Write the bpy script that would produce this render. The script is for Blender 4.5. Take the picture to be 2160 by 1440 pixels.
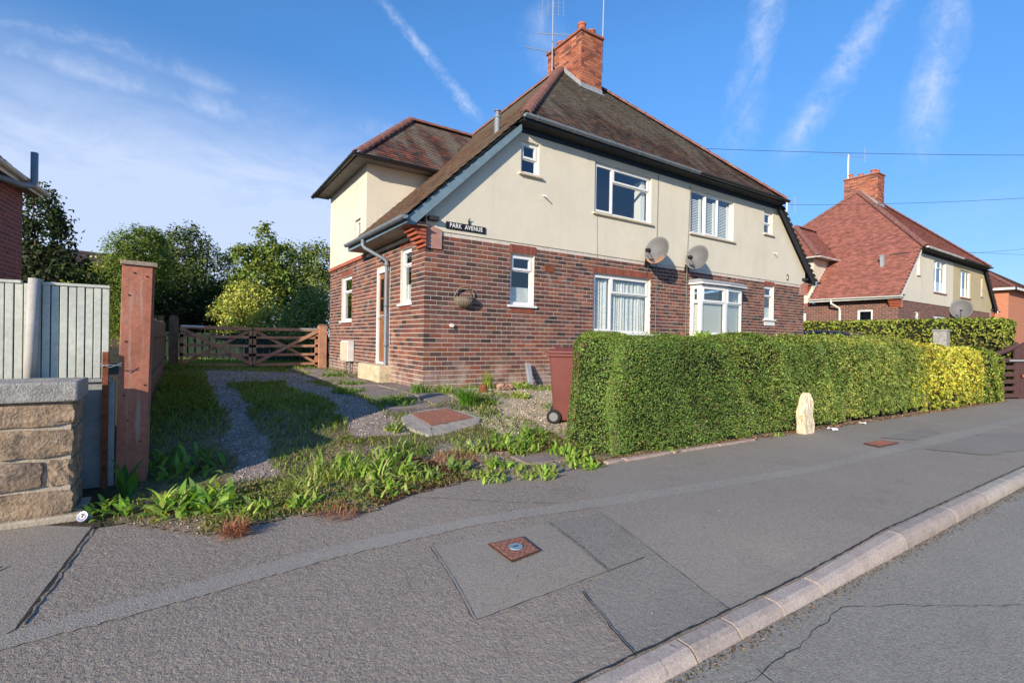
import bpy, bmesh, math, random
import numpy as np
from mathutils import Vector, Matrix

random.seed(7)
rng = np.random.default_rng(11)
for o in list(bpy.data.objects):
    bpy.data.objects.remove(o)
SC = bpy.context.scene
COL = SC.collection
rad = math.radians

# ------------------------------------------------------------------ camera
# world axes: x along the front of the house, y towards its back, z up; origin = front left foot of the house
CAM = Vector((-3.452, -7.913, 0.898))
PITCH, ROLL, YAW = rad(-.2336), rad(-.9563), rad(56.225)
_fw = Vector((math.cos(YAW), math.sin(YAW), 0)); _r0 = Vector((math.sin(YAW), -math.cos(YAW), 0)); _z = Vector((0, 0, 1))
C_F = _fw * math.cos(PITCH) + _z * math.sin(PITCH)
_u0 = -_fw * math.sin(PITCH) + _z * math.cos(PITCH)
C_R = _r0 * math.cos(ROLL) - _u0 * math.sin(ROLL)
C_U = _r0 * math.sin(ROLL) + _u0 * math.cos(ROLL)
cd = bpy.data.cameras.new('camera'); cam = bpy.data.objects.new('camera', cd); COL.objects.link(cam)
cd.sensor_width = 36; cd.lens = 36 * 1035.17 / 2160; cd.clip_start = .05; cd.clip_end = 2000
m3 = Matrix((C_R, C_U, -C_F)).transposed()
cam.matrix_world = Matrix.Translation(CAM) @ m3.to_4x4()
SC.camera = cam

# ------------------------------------------------------------------ light
SUN_TRAVEL = Vector((1.8, 1.0, -.72)).normalized()
SUN_DIR = -SUN_TRAVEL
SUN_EL = math.asin(SUN_DIR.z); SUN_ROT = math.atan2(SUN_DIR.x, SUN_DIR.y)
sl = bpy.data.lights.new('sun', 'SUN'); sl.energy = 2.7; sl.angle = rad(.55); sl.color = (1, .87, .69)
so = bpy.data.objects.new('sun', sl); COL.objects.link(so)
so.rotation_euler = SUN_TRAVEL.to_track_quat('-Z', 'Y').to_euler()
SC.view_settings.view_transform = 'Standard'
SC.view_settings.look = 'None'
SC.view_settings.gamma = 1
SC.view_settings.use_curve_mapping = False
SC.view_settings.exposure = 1.2

W = bpy.data.worlds.new('World'); SC.world = W; W.use_nodes = True
wt = W.node_tree; wt.nodes.clear()


class NT:
    """small node-tree helper"""
    def __init__(s, t): s.t = t
    def n(s, typ, **kw):
        x = s.t.nodes.new(typ)
        for k, v in kw.items(): setattr(x, k, v)
        return x
    def put(s, sock, val):
        if hasattr(val, 'links') or isinstance(val, bpy.types.NodeSocket): s.t.links.new(val, sock)
        else: sock.default_value = val
    def math(s, op, a, b=None, c=None, clamp=False):
        x = s.n('ShaderNodeMath', operation=op); x.use_clamp = clamp
        for i, v in enumerate((a, b, c)):
            if v is not None: s.put(x.inputs[i], v)
        return x.outputs[0]
    def vmath(s, op, a, b=None, out=0):
        x = s.n('ShaderNodeVectorMath', operation=op)
        s.put(x.inputs[0], a)
        if b is not None: s.put(x.inputs[1], b)
        return x.outputs[out]
    def dot(s, a, b): return s.vmath('DOT_PRODUCT', a, b, 1)
    def noise(s, vec, scale, detail=3, rough=.55, dist=0):
        x = s.n('ShaderNodeTexNoise'); s.put(x.inputs['Vector'], vec); x.inputs['Scale'].default_value = scale
        x.inputs['Detail'].default_value = detail; x.inputs['Roughness'].default_value = rough; x.inputs['Distortion'].default_value = dist
        return x.outputs['Fac']
    def ramp(s, fac, a, b, c0=(0, 0, 0, 1), c1=(1, 1, 1, 1), mode='SMOOTHSTEP'):
        x = s.n('ShaderNodeMapRange', interpolation_type=mode)
        s.put(x.inputs['Value'], fac); x.inputs['From Min'].default_value = a; x.inputs['From Max'].default_value = b
        return x.outputs['Result']
    def mix(s, fac, a, b, blend='MIX'):
        x = s.n('ShaderNodeMix', data_type='RGBA', blend_type=blend); x.clamp_factor = True
        s.put(x.inputs['Factor'], fac)
        for k, v in (('A', a), ('B', b)):
            sock = [i for i in x.inputs if i.name == k and i.type == 'RGBA'][0]
            if isinstance(v, (tuple, list)) and len(v) == 3: v = (*v, 1)
            s.put(sock, v)
        return [o for o in x.outputs if o.type == 'RGBA'][0]


def pix_dir(u, v):
    return (C_F + C_R * ((u - 1080) / 1035.17) - C_U * ((v - 720) / 1035.17)).normalized()


N = NT(wt)
sky = N.n('ShaderNodeTexSky', sky_type='NISHITA'); sky.sun_disc = False
sky.sun_elevation = SUN_EL; sky.sun_rotation = SUN_ROT; sky.altitude = 60
sky.air_density = 1.0; sky.dust_density = .15; sky.ozone_density = 2.6
tc = N.n('ShaderNodeTexCoord'); D = N.vmath('NORMALIZE', tc.outputs['Generated'])
# high cirrus streaks and spread contrails, each along its own great circle of the sky
mask = None
def streak(a, b, width, soft, strength, ns, rough=1.0):
    global mask
    A, B = pix_dir(*a), pix_dir(*b)
    n = A.cross(B).normalized(); mid = (A + B).normalized(); along = n.cross(mid).normalized()
    half = math.acos(max(-1, min(1, A.dot(B)))) / 2
    wob = N.math('MULTIPLY', N.math('SUBTRACT', N.noise(D, ns * .35, 2), .5), width * .9)
    wob2 = N.math('MULTIPLY', N.math('SUBTRACT', N.noise(D, ns * 2.2, 5, .7, 1.0), .5), width * 1.5 * rough)
    dn = N.math('ABSOLUTE', N.math('ADD', N.dot(D, tuple(n)), N.math('ADD', wob, wob2)))
    al = N.math('DIVIDE', N.dot(D, tuple(along)), half * 1.05)
    # spreads wider towards its old end
    w = N.math('MULTIPLY_ADD', al, width * .25, width)
    body = N.math('SUBTRACT', 1, N.math('DIVIDE', dn, w), clamp=True)
    body = N.math('POWER', body, soft)
    end = N.ramp(N.math('ABSOLUTE', al), 1.15, .55)
    front = N.ramp(N.dot(D, tuple(mid)), .2, .5)
    strn = N.vmath('MULTIPLY', D, (1, 1, 1))
    tex = N.math('MULTIPLY', N.ramp(N.noise(strn, ns, 6, .66, .6), .25, .68), N.ramp(N.noise(strn, ns * 4.5, 5, .7, .5), .1 - .5 * (1 - rough), .62))
    m = N.math('MULTIPLY', N.math('MULTIPLY', body, end), N.math('MULTIPLY', tex, front))
    m = N.math('MULTIPLY', m, strength)
    mask = m if mask is None else N.math('MAXIMUM', mask, m)
streak((805, 5), (1010, 250), .013, 1.0, .85, 16)
streak((1650, -80), (1545, 340), .034, 1.2, .75, 9)
streak((1930, -70), (1650, 335), .028, 1.2, .85, 10)
streak((2035, -80), (1915, 360), .032, 1.2, .75, 9)
streak((-160, 75), (680, 290), .045, 1.2, .72, 6, .4)
streak((150, 85), (900, 320), .040, 1.3, .55, 6, .35)
streak((-100, 190), (700, 420), .06, 1.3, .5, 5, .2)
streak((1130, 10), (1190, 150), .05, 1.5, .4, 7)
streak((380, 130), (-100, 20), .03, 1.5, .35, 8)
# thin veil of cirrus low in the sky
sepx = N.n('ShaderNodeSeparateXYZ'); N.put(sepx.inputs[0], D)
stretch = N.vmath('MULTIPLY', D, (1.0, 1.0, 2.6))
veil = N.ramp(N.noise(stretch, 1.15, 7, .58, .5), .40, .72)
fine = N.ramp(N.noise(stretch, 6, 6, .62, .8), .2, .8)
low = N.ramp(sepx.outputs['Z'], .47, .16)
toward = N.ramp(N.dot(D, tuple(pix_dir(60, 480))), .74, .95)
veil = N.math('MULTIPLY', N.math('MULTIPLY_ADD', toward, 1.05, N.math('MULTIPLY', veil, .25)), low)
veil = N.math('MULTIPLY', veil, N.math('MULTIPLY_ADD', fine, .55, .65))
mask = N.math('MAXIMUM', mask, N.math('MULTIPLY', veil, 1.1, clamp=True))
hs = N.n('ShaderNodeHueSaturation'); hs.inputs['Saturation'].default_value = 1.1; hs.inputs['Value'].default_value = 1.0
# the photograph's sky is evenly blue down to the roofs: tame the whitening towards the horizon, all the way round
_sz = N.n('ShaderNodeSeparateXYZ'); N.put(_sz.inputs[0], D)
_el = N.ramp(_sz.outputs['Z'], .0, .5, mode='LINEAR')
_tint = N.mix(_el, (.34, .37, .51), (.74, .91, 1.09))
wt.links.new(N.mix(1.0, sky.outputs[0], _tint, 'MULTIPLY'), hs.inputs['Color'])
skyc = N.mix(N.math('MULTIPLY', mask, .85, clamp=True), hs.outputs[0], (3.0, 3.5, 4.6))
bg = N.n('ShaderNodeBackground'); bg.inputs['Strength'].default_value = .10
wt.links.new(skyc, bg.inputs[0])
wo = N.n('ShaderNodeOutputWorld'); wt.links.new(bg.outputs[0], wo.inputs[0])


# ------------------------------------------------------------------ materials
MATS = {}
def M(name, col=(.5, .5, .5), rough=.8, var=None, bump=None, spec=.3, metal=0, attr=False, extra=None, stain=None, trans=None):
    """col: base colour, multiplied by the face colour when attr; var=(scale, amount); bump=(scale, strength, dist)"""
    if name in MATS: return MATS[name]
    m = bpy.data.materials.new(name); m.use_nodes = True; t = m.node_tree; t.nodes.clear(); n = NT(t)
    out = n.n('ShaderNodeOutputMaterial'); p = n.n('ShaderNodeBsdfPrincipled')
    g = n.n('ShaderNodeNewGeometry'); pos = g.outputs['Position']
    if attr:
        a = n.n('ShaderNodeAttribute', attribute_name='col'); c = a.outputs['Color']
        if col != (1, 1, 1): c = n.mix(1.0, c, col, 'MULTIPLY')
    else:
        x = n.n('ShaderNodeRGB'); x.outputs[0].default_value = (*col, 1); c = x.outputs[0]
    if var:
        for sc, am in (var if isinstance(var[0], tuple) else (var,)):
            f = n.ramp(n.noise(pos, sc, 5, .6), .25, .75)
            gcol = n.mix(f, (1 - am, 1 - am, 1 - am), (1 + am, 1 + am, 1 + am)); c = n.mix(1.0, c, gcol, 'MULTIPLY')
    if stain:   # (colour, scale, threshold lo, hi, amount)
        for (sc_col, sc, lo, hi, am, dim) in stain:
            f = n.math('MULTIPLY', n.ramp(n.noise(n.vmath('MULTIPLY', pos, dim), sc, 5, .62), lo, hi), am)
            c = n.mix(f, c, sc_col)
    if extra: c = extra(n, pos, c)
    t.links.new(c, p.inputs['Base Color'])
    p.inputs['Roughness'].default_value = rough; p.inputs['Metallic'].default_value = metal
    p.inputs['Specular IOR Level'].default_value = spec
    if bump:
        h = None
        for sc, st in (bump if isinstance(bump[0], tuple) else (bump,)):
            hh = n.math('MULTIPLY', n.noise(pos, sc, 4, .6), st); h = hh if h is None else n.math('ADD', h, hh)
        b = n.n('ShaderNodeBump'); b.inputs['Distance'].default_value = 1; b.inputs['Strength'].default_value = 1
        t.links.new(h, b.inputs['Height']); t.links.new(b.outputs[0], p.inputs['Normal'])
    sh = p.outputs[0]
    if trans:
        tr = n.n('ShaderNodeBsdfTranslucent'); t.links.new(n.mix(1.0, c, (1.5, 1.6, .6), 'MULTIPLY'), tr.inputs[0])
        mx = n.n('ShaderNodeMixShader'); mx.inputs[0].default_value = trans
        t.links.new(sh, mx.inputs[1]); t.links.new(tr.outputs[0], mx.inputs[2]); sh = mx.outputs[0]
    t.links.new(sh, out.inputs[0])
    MATS[name] = m
    return m


def glass_mat():
    m = bpy.data.materials.new('window_glass'); m.use_nodes = True; t = m.node_tree; t.nodes.clear(); n = NT(t)
    out = n.n('ShaderNodeOutputMaterial'); g = n.n('ShaderNodeBsdfGlossy'); g.inputs['Roughness'].default_value = .015
    g.inputs['Color'].default_value = (.92, .96, 1, 1)
    tr = n.n('ShaderNodeBsdfTransparent'); tr.inputs[0].default_value = (.92, .95, .94, 1)
    lw = n.n('ShaderNodeLayerWeight'); lw.inputs[0].default_value = .5
    f = n.math('MULTIPLY_ADD', n.math('POWER', lw.outputs['Facing'], 3), .8, .13, clamp=True)
    ge = n.n('ShaderNodeNewGeometry'); b = n.n('ShaderNodeBump'); b.inputs['Distance'].default_value = 1
    t.links.new(n.math('MULTIPLY', n.noise(ge.outputs['Position'], 2.2, 1), .006), b.inputs['Height']); t.links.new(b.outputs[0], g.inputs['Normal'])
    mx = n.n('ShaderNodeMixShader'); t.links.new(f, mx.inputs[0]); t.links.new(tr.outputs[0], mx.inputs[1]); t.links.new(g.outputs[0], mx.inputs[2])
    t.links.new(mx.outputs[0], out.inputs[0]); MATS['glass'] = m
    return m


def damp_extra(n, pos, c):
    """white salts and grime on the bricks near the foot of the wall (stain with a ragged edge)"""
    s = n.n('ShaderNodeSeparateXYZ'); n.put(s.inputs[0], pos)
    z = n.math('ADD', s.outputs['Z'], n.math('MULTIPLY', n.math('SUBTRACT', n.noise(pos, 1.7, 4), .5), 1.3))
    f = n.math('MULTIPLY', n.ramp(z, .55, .1), n.ramp(n.noise(pos, 4.5, 5, .65), .3, .65))
    c = n.mix(n.math('MULTIPLY', f, .6), c, (.47, .40, .34))
    f3 = n.ramp(n.noise(pos, .9, 4, .6), .35, .65); c = n.mix(1.0, c, n.mix(f3, (.84, .86, .90), (1.12, 1.08, 1.03)), 'MULTIPLY')
    f2 = n.math('MULTIPLY', n.ramp(n.noise(n.vmath('MULTIPLY', pos, (1.0, 1, .8)), 2.1, 4, .6), .60, .75), .35)
    return n.mix(f2, c, (.5, .44, .4))


def roof_extra(n, pos, c):
    """lichen and moss in drifts down the slope"""
    s = n.n('ShaderNodeSeparateXYZ'); n.put(s.inputs[0], pos)
    pp = n.vmath('MULTIPLY', pos, (1.6, .45, .45))
    hi = n.ramp(s.outputs['Z'], 5.4, 8.2)
    f = n.ramp(n.math('MULTIPLY_ADD', hi, .30, n.noise(pp, 1.3, 6, .62)), .44, .74)
    c = n.mix(n.math('MULTIPLY', f, .85), c, (.215, .19, .15))
    f2 = n.ramp(n.math('MULTIPLY_ADD', hi, .12, n.noise(pos, 2.4, 6, .7)), .60, .74)
    c = n.mix(n.math('MULTIPLY', f2, .4), c, (.17, .155, .075))
    f3 = n.ramp(n.noise(pos, 9, 4, .7), .66, .74)
    return n.mix(n.math('MULTIPLY', f3, .4), c, (.33, .31, .24))


M('brick', (1, 1, 1), .88, ((30, .16), (110, .12)), ((160, .0016), (40, .001)), attr=True, extra=damp_extra)
M('chimney_brick', (1, 1, 1), .88, ((20, .2), (80, .12)), ((160, .002),), attr=True, stain=[((.04, .035, .035), 2.2, .62, .72, .55, (1, 1, 1)), ((.55, .33, .24), 3.0, .6, .75, .4, (1, 1, 1))])
M('mortar', (.62, .56, .49), .95, ((18, .15), (3, .12)), ((120, .002),))
M('render', (.685, .632, .51), .9, ((1.2, .05), (30, .03)), ((90, .0012), (7, .004)), stain=[((.52, .49, .41), .8, .50, .75, .40, (1, 1, .4)), ((.47, .42, .33), 2.4, .56, .78, .40, (2.6, 1, .16)), ((.70, .66, .56), 1.7, .6, .75, .35, (1, 1, 1))])
M('cream_paint', (.62, .54, .41), .7, (6, .08), (60, .001))
M('pink_render', (.42, .23, .19), .9, (8, .15), (70, .002))
M('white_upvc', (.80, .80, .79), .35, (2, .03), spec=.5)
M('old_white', (.72, .72, .68), .5, (5, .1))
M('blue_paint', (.165, .245, .30), .55, ((9, .12), (60, .08)), stain=[((.30, .26, .20), 14, .66, .72, .7, (1, 1, 1))])
M('dark_blue_paint', (.025, .045, .075), .6, (12, .25), stain=[((.22, .2, .17), 20, .66, .7, .5, (1, 1, 1))])
M('grey_gutter', (.20, .235, .27), .42, (6, .12), spec=.4)
M('black_gutter', (.02, .021, .024), .4, (6, .2), spec=.4)
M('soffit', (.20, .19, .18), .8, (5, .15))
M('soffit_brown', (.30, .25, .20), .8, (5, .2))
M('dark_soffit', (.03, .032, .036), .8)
M('roof_tile', (1, 1, 1), .92, ((28, .22), (120, .1)), ((150, .002),), attr=True, extra=roof_extra)
M('red_tile', (1, 1, 1), .9, ((10, .15), (60, .08)), ((120, .002),), attr=True, stain=[((.14, .08, .065), 1.6, .60, .74, .3, (1, 1, 1))])
M('hip_tile', (.23, .105, .082), .85, ((9, .3), (50, .12)), ((90, .003),), stain=[((.30, .27, .20), 3.5, .6, .72, .55, (1, 1, 1))])
M('terracotta', (.42, .13, .075), .8, (12, .2), (80, .002))
M('lead', (.30, .32, .34), .6, (10, .15), (30, .003))
M('red_brick_trim', (1, 1, 1), .85, (30, .15), (120, .0015), attr=True)
M('dark_room', (.030, .032, .036), .9)
M('net_curtain', (.66, .68, .66), .95, ((25, .15), (7, .08)))
M('blind', (.86, .88, .83), .8)
M('wood_door', (.27, .115, .045), .55, ((4, .2), (60, .12)), (40, .002), spec=.4)
M('concrete', (.36, .34, .31), .92, ((4, .15), (60, .1)), (70, .003))
M('step_stone', (.62, .51, .34), .9, ((5, .2), (50, .06)), (50, .003), stain=[((.22, .18, .13), 4, .55, .7, .6, (1, 1, 1))])
M('dish_grey', (.15, .15, .155), .6, (4, .06))
M('rust', (.20, .065, .03), .85, ((30, .35), (8, .2)), (120, .002))
M('black_plastic', (.012, .012, .013), .45, spec=.4)
M('aerial', (.55, .55, .55), .35, metal=.6)
M('wicker', (.25, .21, .165), .95, ((60, .35), (15, .15)), (90, .006))
M('sign_black', (.012, .014, .02), .5)
M('sign_white', (.78, .78, .76), .6)
M('bin_plastic', (.165, .046, .039), .5, ((3, .12), (40, .05)), (60, .0006), spec=.35, stain=[((.36, .16, .13), 3, .6, .8, .3, (1, 1, .4))])
M('tyre', (.018, .018, .019), .8)
M('grey_hub', (.20, .20, .205), .5)
M('red_wood', (.40, .155, .10), .82, ((3, .2), (25, .15)), (40, .003), stain=[((.44, .33, .26), 3.2, .52, .68, .75, (6, 6, .35)), ((.30, .26, .22), 9, .62, .72, .6, (4, 4, .5))])
M('grey_wood', (.34, .27, .205), .9, ((5, .2), (40, .15)), (50, .003))
M('gate_wood', (.43, .225, .14), .85, ((5, .25), (40, .15)), (50, .003), stain=[((.44, .30, .19), 2.2, .5, .66, .8, (1, 1, 1)), ((.16, .10, .07), 7, .62, .75, .5, (1, 1, 1))])
M('fence_wood_dark', (.14, .105, .075), .9, ((6, .3), (40, .15)), (50, .003), stain=[((.10, .12, .05), 3, .5, .7, .6, (1, 1, .6))])
M('green_fence', (.55, .57, .50), .85, ((4, .1), (30, .1)), (40, .002), stain=[((.28, .33, .24), 3.5, .6, .8, .4, (2, 2, .4)), ((.16, .15, .10), 22, .72, .77, .6, (1, 1, .6))])
M('fence_groove', (.03, .035, .035), .9)
M('stone', (1, 1, 1), .92, ((7, .32), (45, .25), (160, .15)), ((14, .02), (60, .008)), attr=True, stain=[((.05, .045, .04), 5, .56, .68, .7, (1, 1, 1)), ((.48, .46, .41), 16, .66, .72, .7, (1, 1, 1)), ((.40, .27, .14), 3.2, .55, .75, .5, (1, 1, 1))])
M('coping', (.36, .345, .32), .95, ((12, .25), (120, .25)), ((90, .012), (20, .01)), stain=[((.52, .49, .43), 20, .62, .70, .6, (1, 1, 1)), ((.16, .15, .13), 6, .56, .70, .5, (1, 1, 1))])
M('wall_mortar', (.42, .36, .28), .95, (12, .2), (60, .006))
M('granite', (1, 1, 1), .8, ((300, .30), (80, .18), (8, .12)), ((200, .0016), (25, .003)), attr=True, stain=[((.20, .16, .10), 4, .56, .7, .45, (1, 1, 1)), ((.10, .09, .08), 14, .64, .7, .5, (1, 1, 1))])
M('concrete_panel', (.32, .33, .33), .9, ((4, .15), (40, .1)), (50, .002))
M('slab', (.36, .32, .275), .92, ((5, .2), (70, .15)), ((60, .005), (12, .012)), stain=[((.14, .13, .08), 5, .52, .68, .65, (1, 1, 1)), ((.2, .17, .13), 11, .6, .7, .5, (1, 1, 1))])
M('old_stone', (.70, .60, .42), .95, ((9, .2), (60, .12)), ((30, .012),), stain=[((.40, .24, .11), 7, .58, .7, .6, (1, 1, 1))])
M('leaf', (1, 1, 1), .6, attr=True, spec=.25, trans=.22)
M('grass', (1, 1, 1), .7, attr=True, spec=.2, trans=.35)
M('dry', (1, 1, 1), .95, attr=True, spec=.05)
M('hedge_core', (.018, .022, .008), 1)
M('bark', (.11, .08, .055), .95, ((14, .3),), (30, .01))
M('car_paint', (.012, .018, .05), .18, spec=.6)
M('car_glass', (.01, .012, .015), .06, spec=.6)
M('brown_gate', (.095, .048, .042), .6, ((10, .15),), spec=.35)
M('metal', (.55, .55, .54), .4, metal=.5)
M('orange_brick', (.52, .215, .125), .9, ((6, .08), (60, .1)))
M('paper', (.82, .82, .84), .8)
M('teal_cloth', (.02, .27, .26), .7, (8, .2))
M('cable', (.03, .03, .035), .8)
M('cable_grey', (.22, .21, .20), .8)
M('tan_render', (.50, .42, .25), .9, ((1.5, .06),), (60, .001))
glass_mat()


def asphalt(name, col, agg, warm, bumps, crackle=.0):
    def ex(n, pos, c):
        v = n.n('ShaderNodeTexVoronoi'); n.put(v.inputs['Vector'], pos); v.inputs['Scale'].default_value = agg
        s = n.n('ShaderNodeSeparateColor'); n.put(s.inputs[0], v.outputs['Color'])
        f = n.ramp(s.outputs[0], .55, 1.0); c = n.mix(n.math('MULTIPLY', f, .55), c, warm)
        f = n.ramp(s.outputs[1], .75, 1.0); c = n.mix(n.math('MULTIPLY', f, .45), c, tuple(x * .35 for x in col))
        f = n.ramp(n.noise(pos, .55, 5, .6), .42, .68); c = n.mix(n.math('MULTIPLY', f, .30), c, tuple(x * 1.35 for x in col))
        f = n.ramp(n.noise(pos, 1.9, 5, .7), .56, .7); c = n.mix(n.math('MULTIPLY', f, .30), c, tuple(x * .62 for x in col))
        f = n.ramp(n.noise(pos, 28, 4, .7), .70, .76); c = n.mix(n.math('MULTIPLY', f, .5), c, (.03, .03, .03))
        return c
    return M(name, col, .88, ((40, .12),), bumps, extra=ex, spec=.25)
asphalt('pavement_old', (0.302, 0.255, 0.210), 95, (0.453, 0.386, 0.316), ((70, .010), (22, .010), (160, .006)))
asphalt('pavement_smooth', (0.307, 0.265, 0.218), 150, (0.403, 0.351, 0.294), ((110, .005), (30, .002)))
asphalt('pavement_dark', (0.264, 0.236, 0.200), 130, (0.363, 0.316, 0.265), ((90, .006), (25, .004)))
asphalt('pavement_band', (0.332, 0.296, 0.254), 170, (0.423, 0.386, 0.331), ((120, .007), (30, .003)))
asphalt('pavement_patch', (0.317, 0.276, 0.226), 150, (0.403, 0.355, 0.298), ((120, .007),))
asphalt('road_asphalt', (0.314, 0.286, 0.237), 120, (0.462, 0.420, 0.353), ((110, .008), (30, .002)))
M('tar', (.04, .037, .034), .8, (40, .3), (90, .004))


# ------------------------------------------------------------------ mesh helpers
def lin(r, g, b):
    f = lambda c: ((c / 255 + .055) / 1.055) ** 2.4 if c > 10 else c / 255 / 12.92
    return (f(r), f(g), f(b))


class MB:
    def __init__(s): s.v = []; s.f = []; s.c = []
    def add(s, vs, fs, col=(1, 1, 1)):
        k = len(s.v); s.v += [tuple(p) for p in vs]
        for f in fs: s.f.append(tuple(i + k for i in f)); s.c.append(col)
        return s
    def quad(s, a, b, c, d, col=(1, 1, 1)): return s.add((a, b, c, d), ((0, 1, 2, 3),), col)
    def poly(s, pts, col=(1, 1, 1)): return s.add(pts, (tuple(range(len(pts))),), col)
    def box(s, x0, y0, z0, x1, y1, z1, col=(1, 1, 1), skip=''):
        x0, x1 = min(x0, x1), max(x0, x1); y0, y1 = min(y0, y1), max(y0, y1); z0, z1 = min(z0, z1), max(z0, z1)
        vs = [(x0, y0, z0), (x1, y0, z0), (x1, y1, z0), (x0, y1, z0), (x0, y0, z1), (x1, y0, z1), (x1, y1, z1), (x0, y1, z1)]
        fs = {'b': (3, 2, 1, 0), 't': (4, 5, 6, 7), 'f': (0, 1, 5, 4), 'r': (1, 2, 6, 5), 'k': (2, 3, 7, 6), 'l': (3, 0, 4, 7)}
        return s.add(vs, [f for k, f in fs.items() if k not in skip], col)
    def prism(s, poly, d, col=(1, 1, 1)):
        """extrude a planar polygon by vector d"""
        n = len(poly); d = Vector(d); top = [tuple(Vector(p) + d) for p in poly]
        fs = [tuple(reversed(range(n))), tuple(range(n, 2 * n))] + [(i, (i + 1) % n, n + (i + 1) % n, n + i) for i in range(n)]
        return s.add(list(poly) + top, fs, col)
    def obox(s, c, ax, ay, az, col=(1, 1, 1)):
        """oriented box: centre and three half-axis vectors"""
        c, ax, ay, az = map(Vector, (c, ax, ay, az))
        vs = [c + sx * ax + sy * ay + sz * az for sz in (-1, 1) for sx, sy in ((-1, -1), (1, -1), (1, 1), (-1, 1))]
        return s.add(vs, ((3, 2, 1, 0), (4, 5, 6, 7), (0, 1, 5, 4), (1, 2, 6, 5), (2, 3, 7, 6), (3, 0, 4, 7)), col)
    def bar(s, p, q, w, h, up=(0, 0, 1), col=(1, 1, 1)):
        p, q = Vector(p), Vector(q); d = (q - p); L = d.length; d.normalize()
        side = d.cross(Vector(up)); side.normalize(); u = side.cross(d)
        return s.obox((p + q) / 2, d * L / 2, side * w / 2, u * h / 2, col)
    def tube(s, path, r, n=8, cap=True, col=(1, 1, 1)):
        path = [Vector(p) for p in path]; rs = r if isinstance(r, (list, tuple)) else [r] * len(path)
        rings = []; ref = None
        for i, p in enumerate(path):
            t = (path[min(i + 1, len(path) - 1)] - path[max(i - 1, 0)]).normalized()
            if ref is None:
                ref = t.cross(Vector((0, 0, 1)))
                if ref.length < .01: ref = t.cross(Vector((1, 0, 0)))
            ref = (ref - t * ref.dot(t)).normalized(); b = t.cross(ref)
            rings.append([p + (ref * math.cos(a) + b * math.sin(a)) * rs[i] for a in (2 * math.pi * k / n for k in range(n))])
        vs = [v for rg in rings for v in rg]; fs = []
        for i in range(len(path) - 1):
            for k in range(n):
                a, b2 = i * n + k, i * n + (k + 1) % n; fs.append((a, b2, b2 + n, a + n))
        if cap: fs += [tuple(reversed(range(n))), tuple(range(len(vs) - n, len(vs)))]
        return s.add(vs, fs, col)
    def lathe(s, prof, c, n=24, axis='z', col=(1, 1, 1)):
        """prof: list of (radius, height)"""
        c = Vector(c); vs = []
        for r, h in prof:
            for k in range(n):
                a = 2 * math.pi * k / n; x, y = r * math.cos(a), r * math.sin(a)
                vs.append(c + (Vector((x, y, h)) if axis == 'z' else Vector((x, h, y)) if axis == 'y' else Vector((h, x, y))))
        fs = []
        for i in range(len(prof) - 1):
            for k in range(n): a, b = i * n + k, i * n + (k + 1) % n; fs.append((a, b, b + n, a + n))
        return s.add(vs, fs, col)
    def mesh(s, name, mat, smooth=False):
        me = bpy.data.meshes.new(name); me.from_pydata(s.v, [], s.f)
        at = me.attributes.new('col', 'FLOAT_COLOR', 'FACE')
        at.data.foreach_set('color', np.array([(*c, 1) for c in s.c], dtype=np.float32).ravel())
        me.materials.append(MATS[mat])
        if smooth: me.polygons.foreach_set('use_smooth', [True] * len(me.polygons))
        me.update(); return me
    def build(s, name, mat, parent=None, smooth=False, bevel=0, **tags):
        o = link(name, s.mesh(name, mat, smooth), parent, **tags)
        if bevel:
            b = o.modifiers.new('bevel', 'BEVEL'); b.width = bevel; b.segments = 2; b.limit_method = 'ANGLE'; b.angle_limit = rad(40)
        return o


def link(name, data, parent=None, loc=None, **tags):
    o = bpy.data.objects.new(name, data); COL.objects.link(o)
    if parent: o.parent = parent
    if loc is not None: o.location = loc
    for k, v in tags.items(): o[k] = v
    return o


def thing(name, label, category, loc=(0, 0, 0), group=None):
    o = link(name, None, None, loc, label=label, category=category); o.empty_display_size = .2
    if group: o['group'] = group
    return o


def np_mesh(name, V, F, C, mat, parent=None, smooth=False, **tags):
    """V (n,3), F (m,k), C (m,3) as numpy arrays"""
    me = bpy.data.meshes.new(name); m, k = F.shape
    me.vertices.add(len(V)); me.vertices.foreach_set('co', np.ascontiguousarray(V, dtype=np.float32).ravel())
    me.loops.add(m * k); me.loops.foreach_set('vertex_index', F.astype(np.int32).ravel())
    me.polygons.add(m); me.polygons.foreach_set('loop_start', np.arange(0, m * k, k, dtype=np.int32))
    me.polygons.foreach_set('loop_total', np.full(m, k, dtype=np.int32))
    if smooth: me.polygons.foreach_set('use_smooth', np.ones(m, dtype=bool))
    at = me.attributes.new('col', 'FLOAT_COLOR', 'FACE')
    at.data.foreach_set('color', np.concatenate([C, np.ones((m, 1))], 1).astype(np.float32).ravel())
    me.materials.append(MATS[mat]); me.update(); me.validate()
    return link(name, me, parent, **tags)


def unit(a): return a / np.maximum(np.linalg.norm(a, axis=1, keepdims=True), 1e-9)


def leaves_np(P, Nrm, L, Wd, spread=.7, droop=0.0):
    """diamond leaves folded along the rib: P centres, Nrm facing normals, L length array, Wd width array -> V,F (2 quads folded -> 4-vert diamond)"""
    n = len(P)
    nn = unit(Nrm + rng.normal(0, spread, (n, 3)))
    t = rng.normal(0, 1, (n, 3)); t[:, 2] -= droop; t = unit(t - nn * (t * nn).sum(1, keepdims=True)); b = np.cross(nn, t)
    L = L[:, None]; Wd = Wd[:, None]
    V = np.stack([P - t * L / 2, P + b * Wd / 2 + nn * Wd * .18, P + t * L / 2 - nn * L * .12, P - b * Wd / 2 + nn * Wd * .18], 1).reshape(-1, 3)
    F = np.arange(4 * n).reshape(-1, 4)
    return V, F


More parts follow.
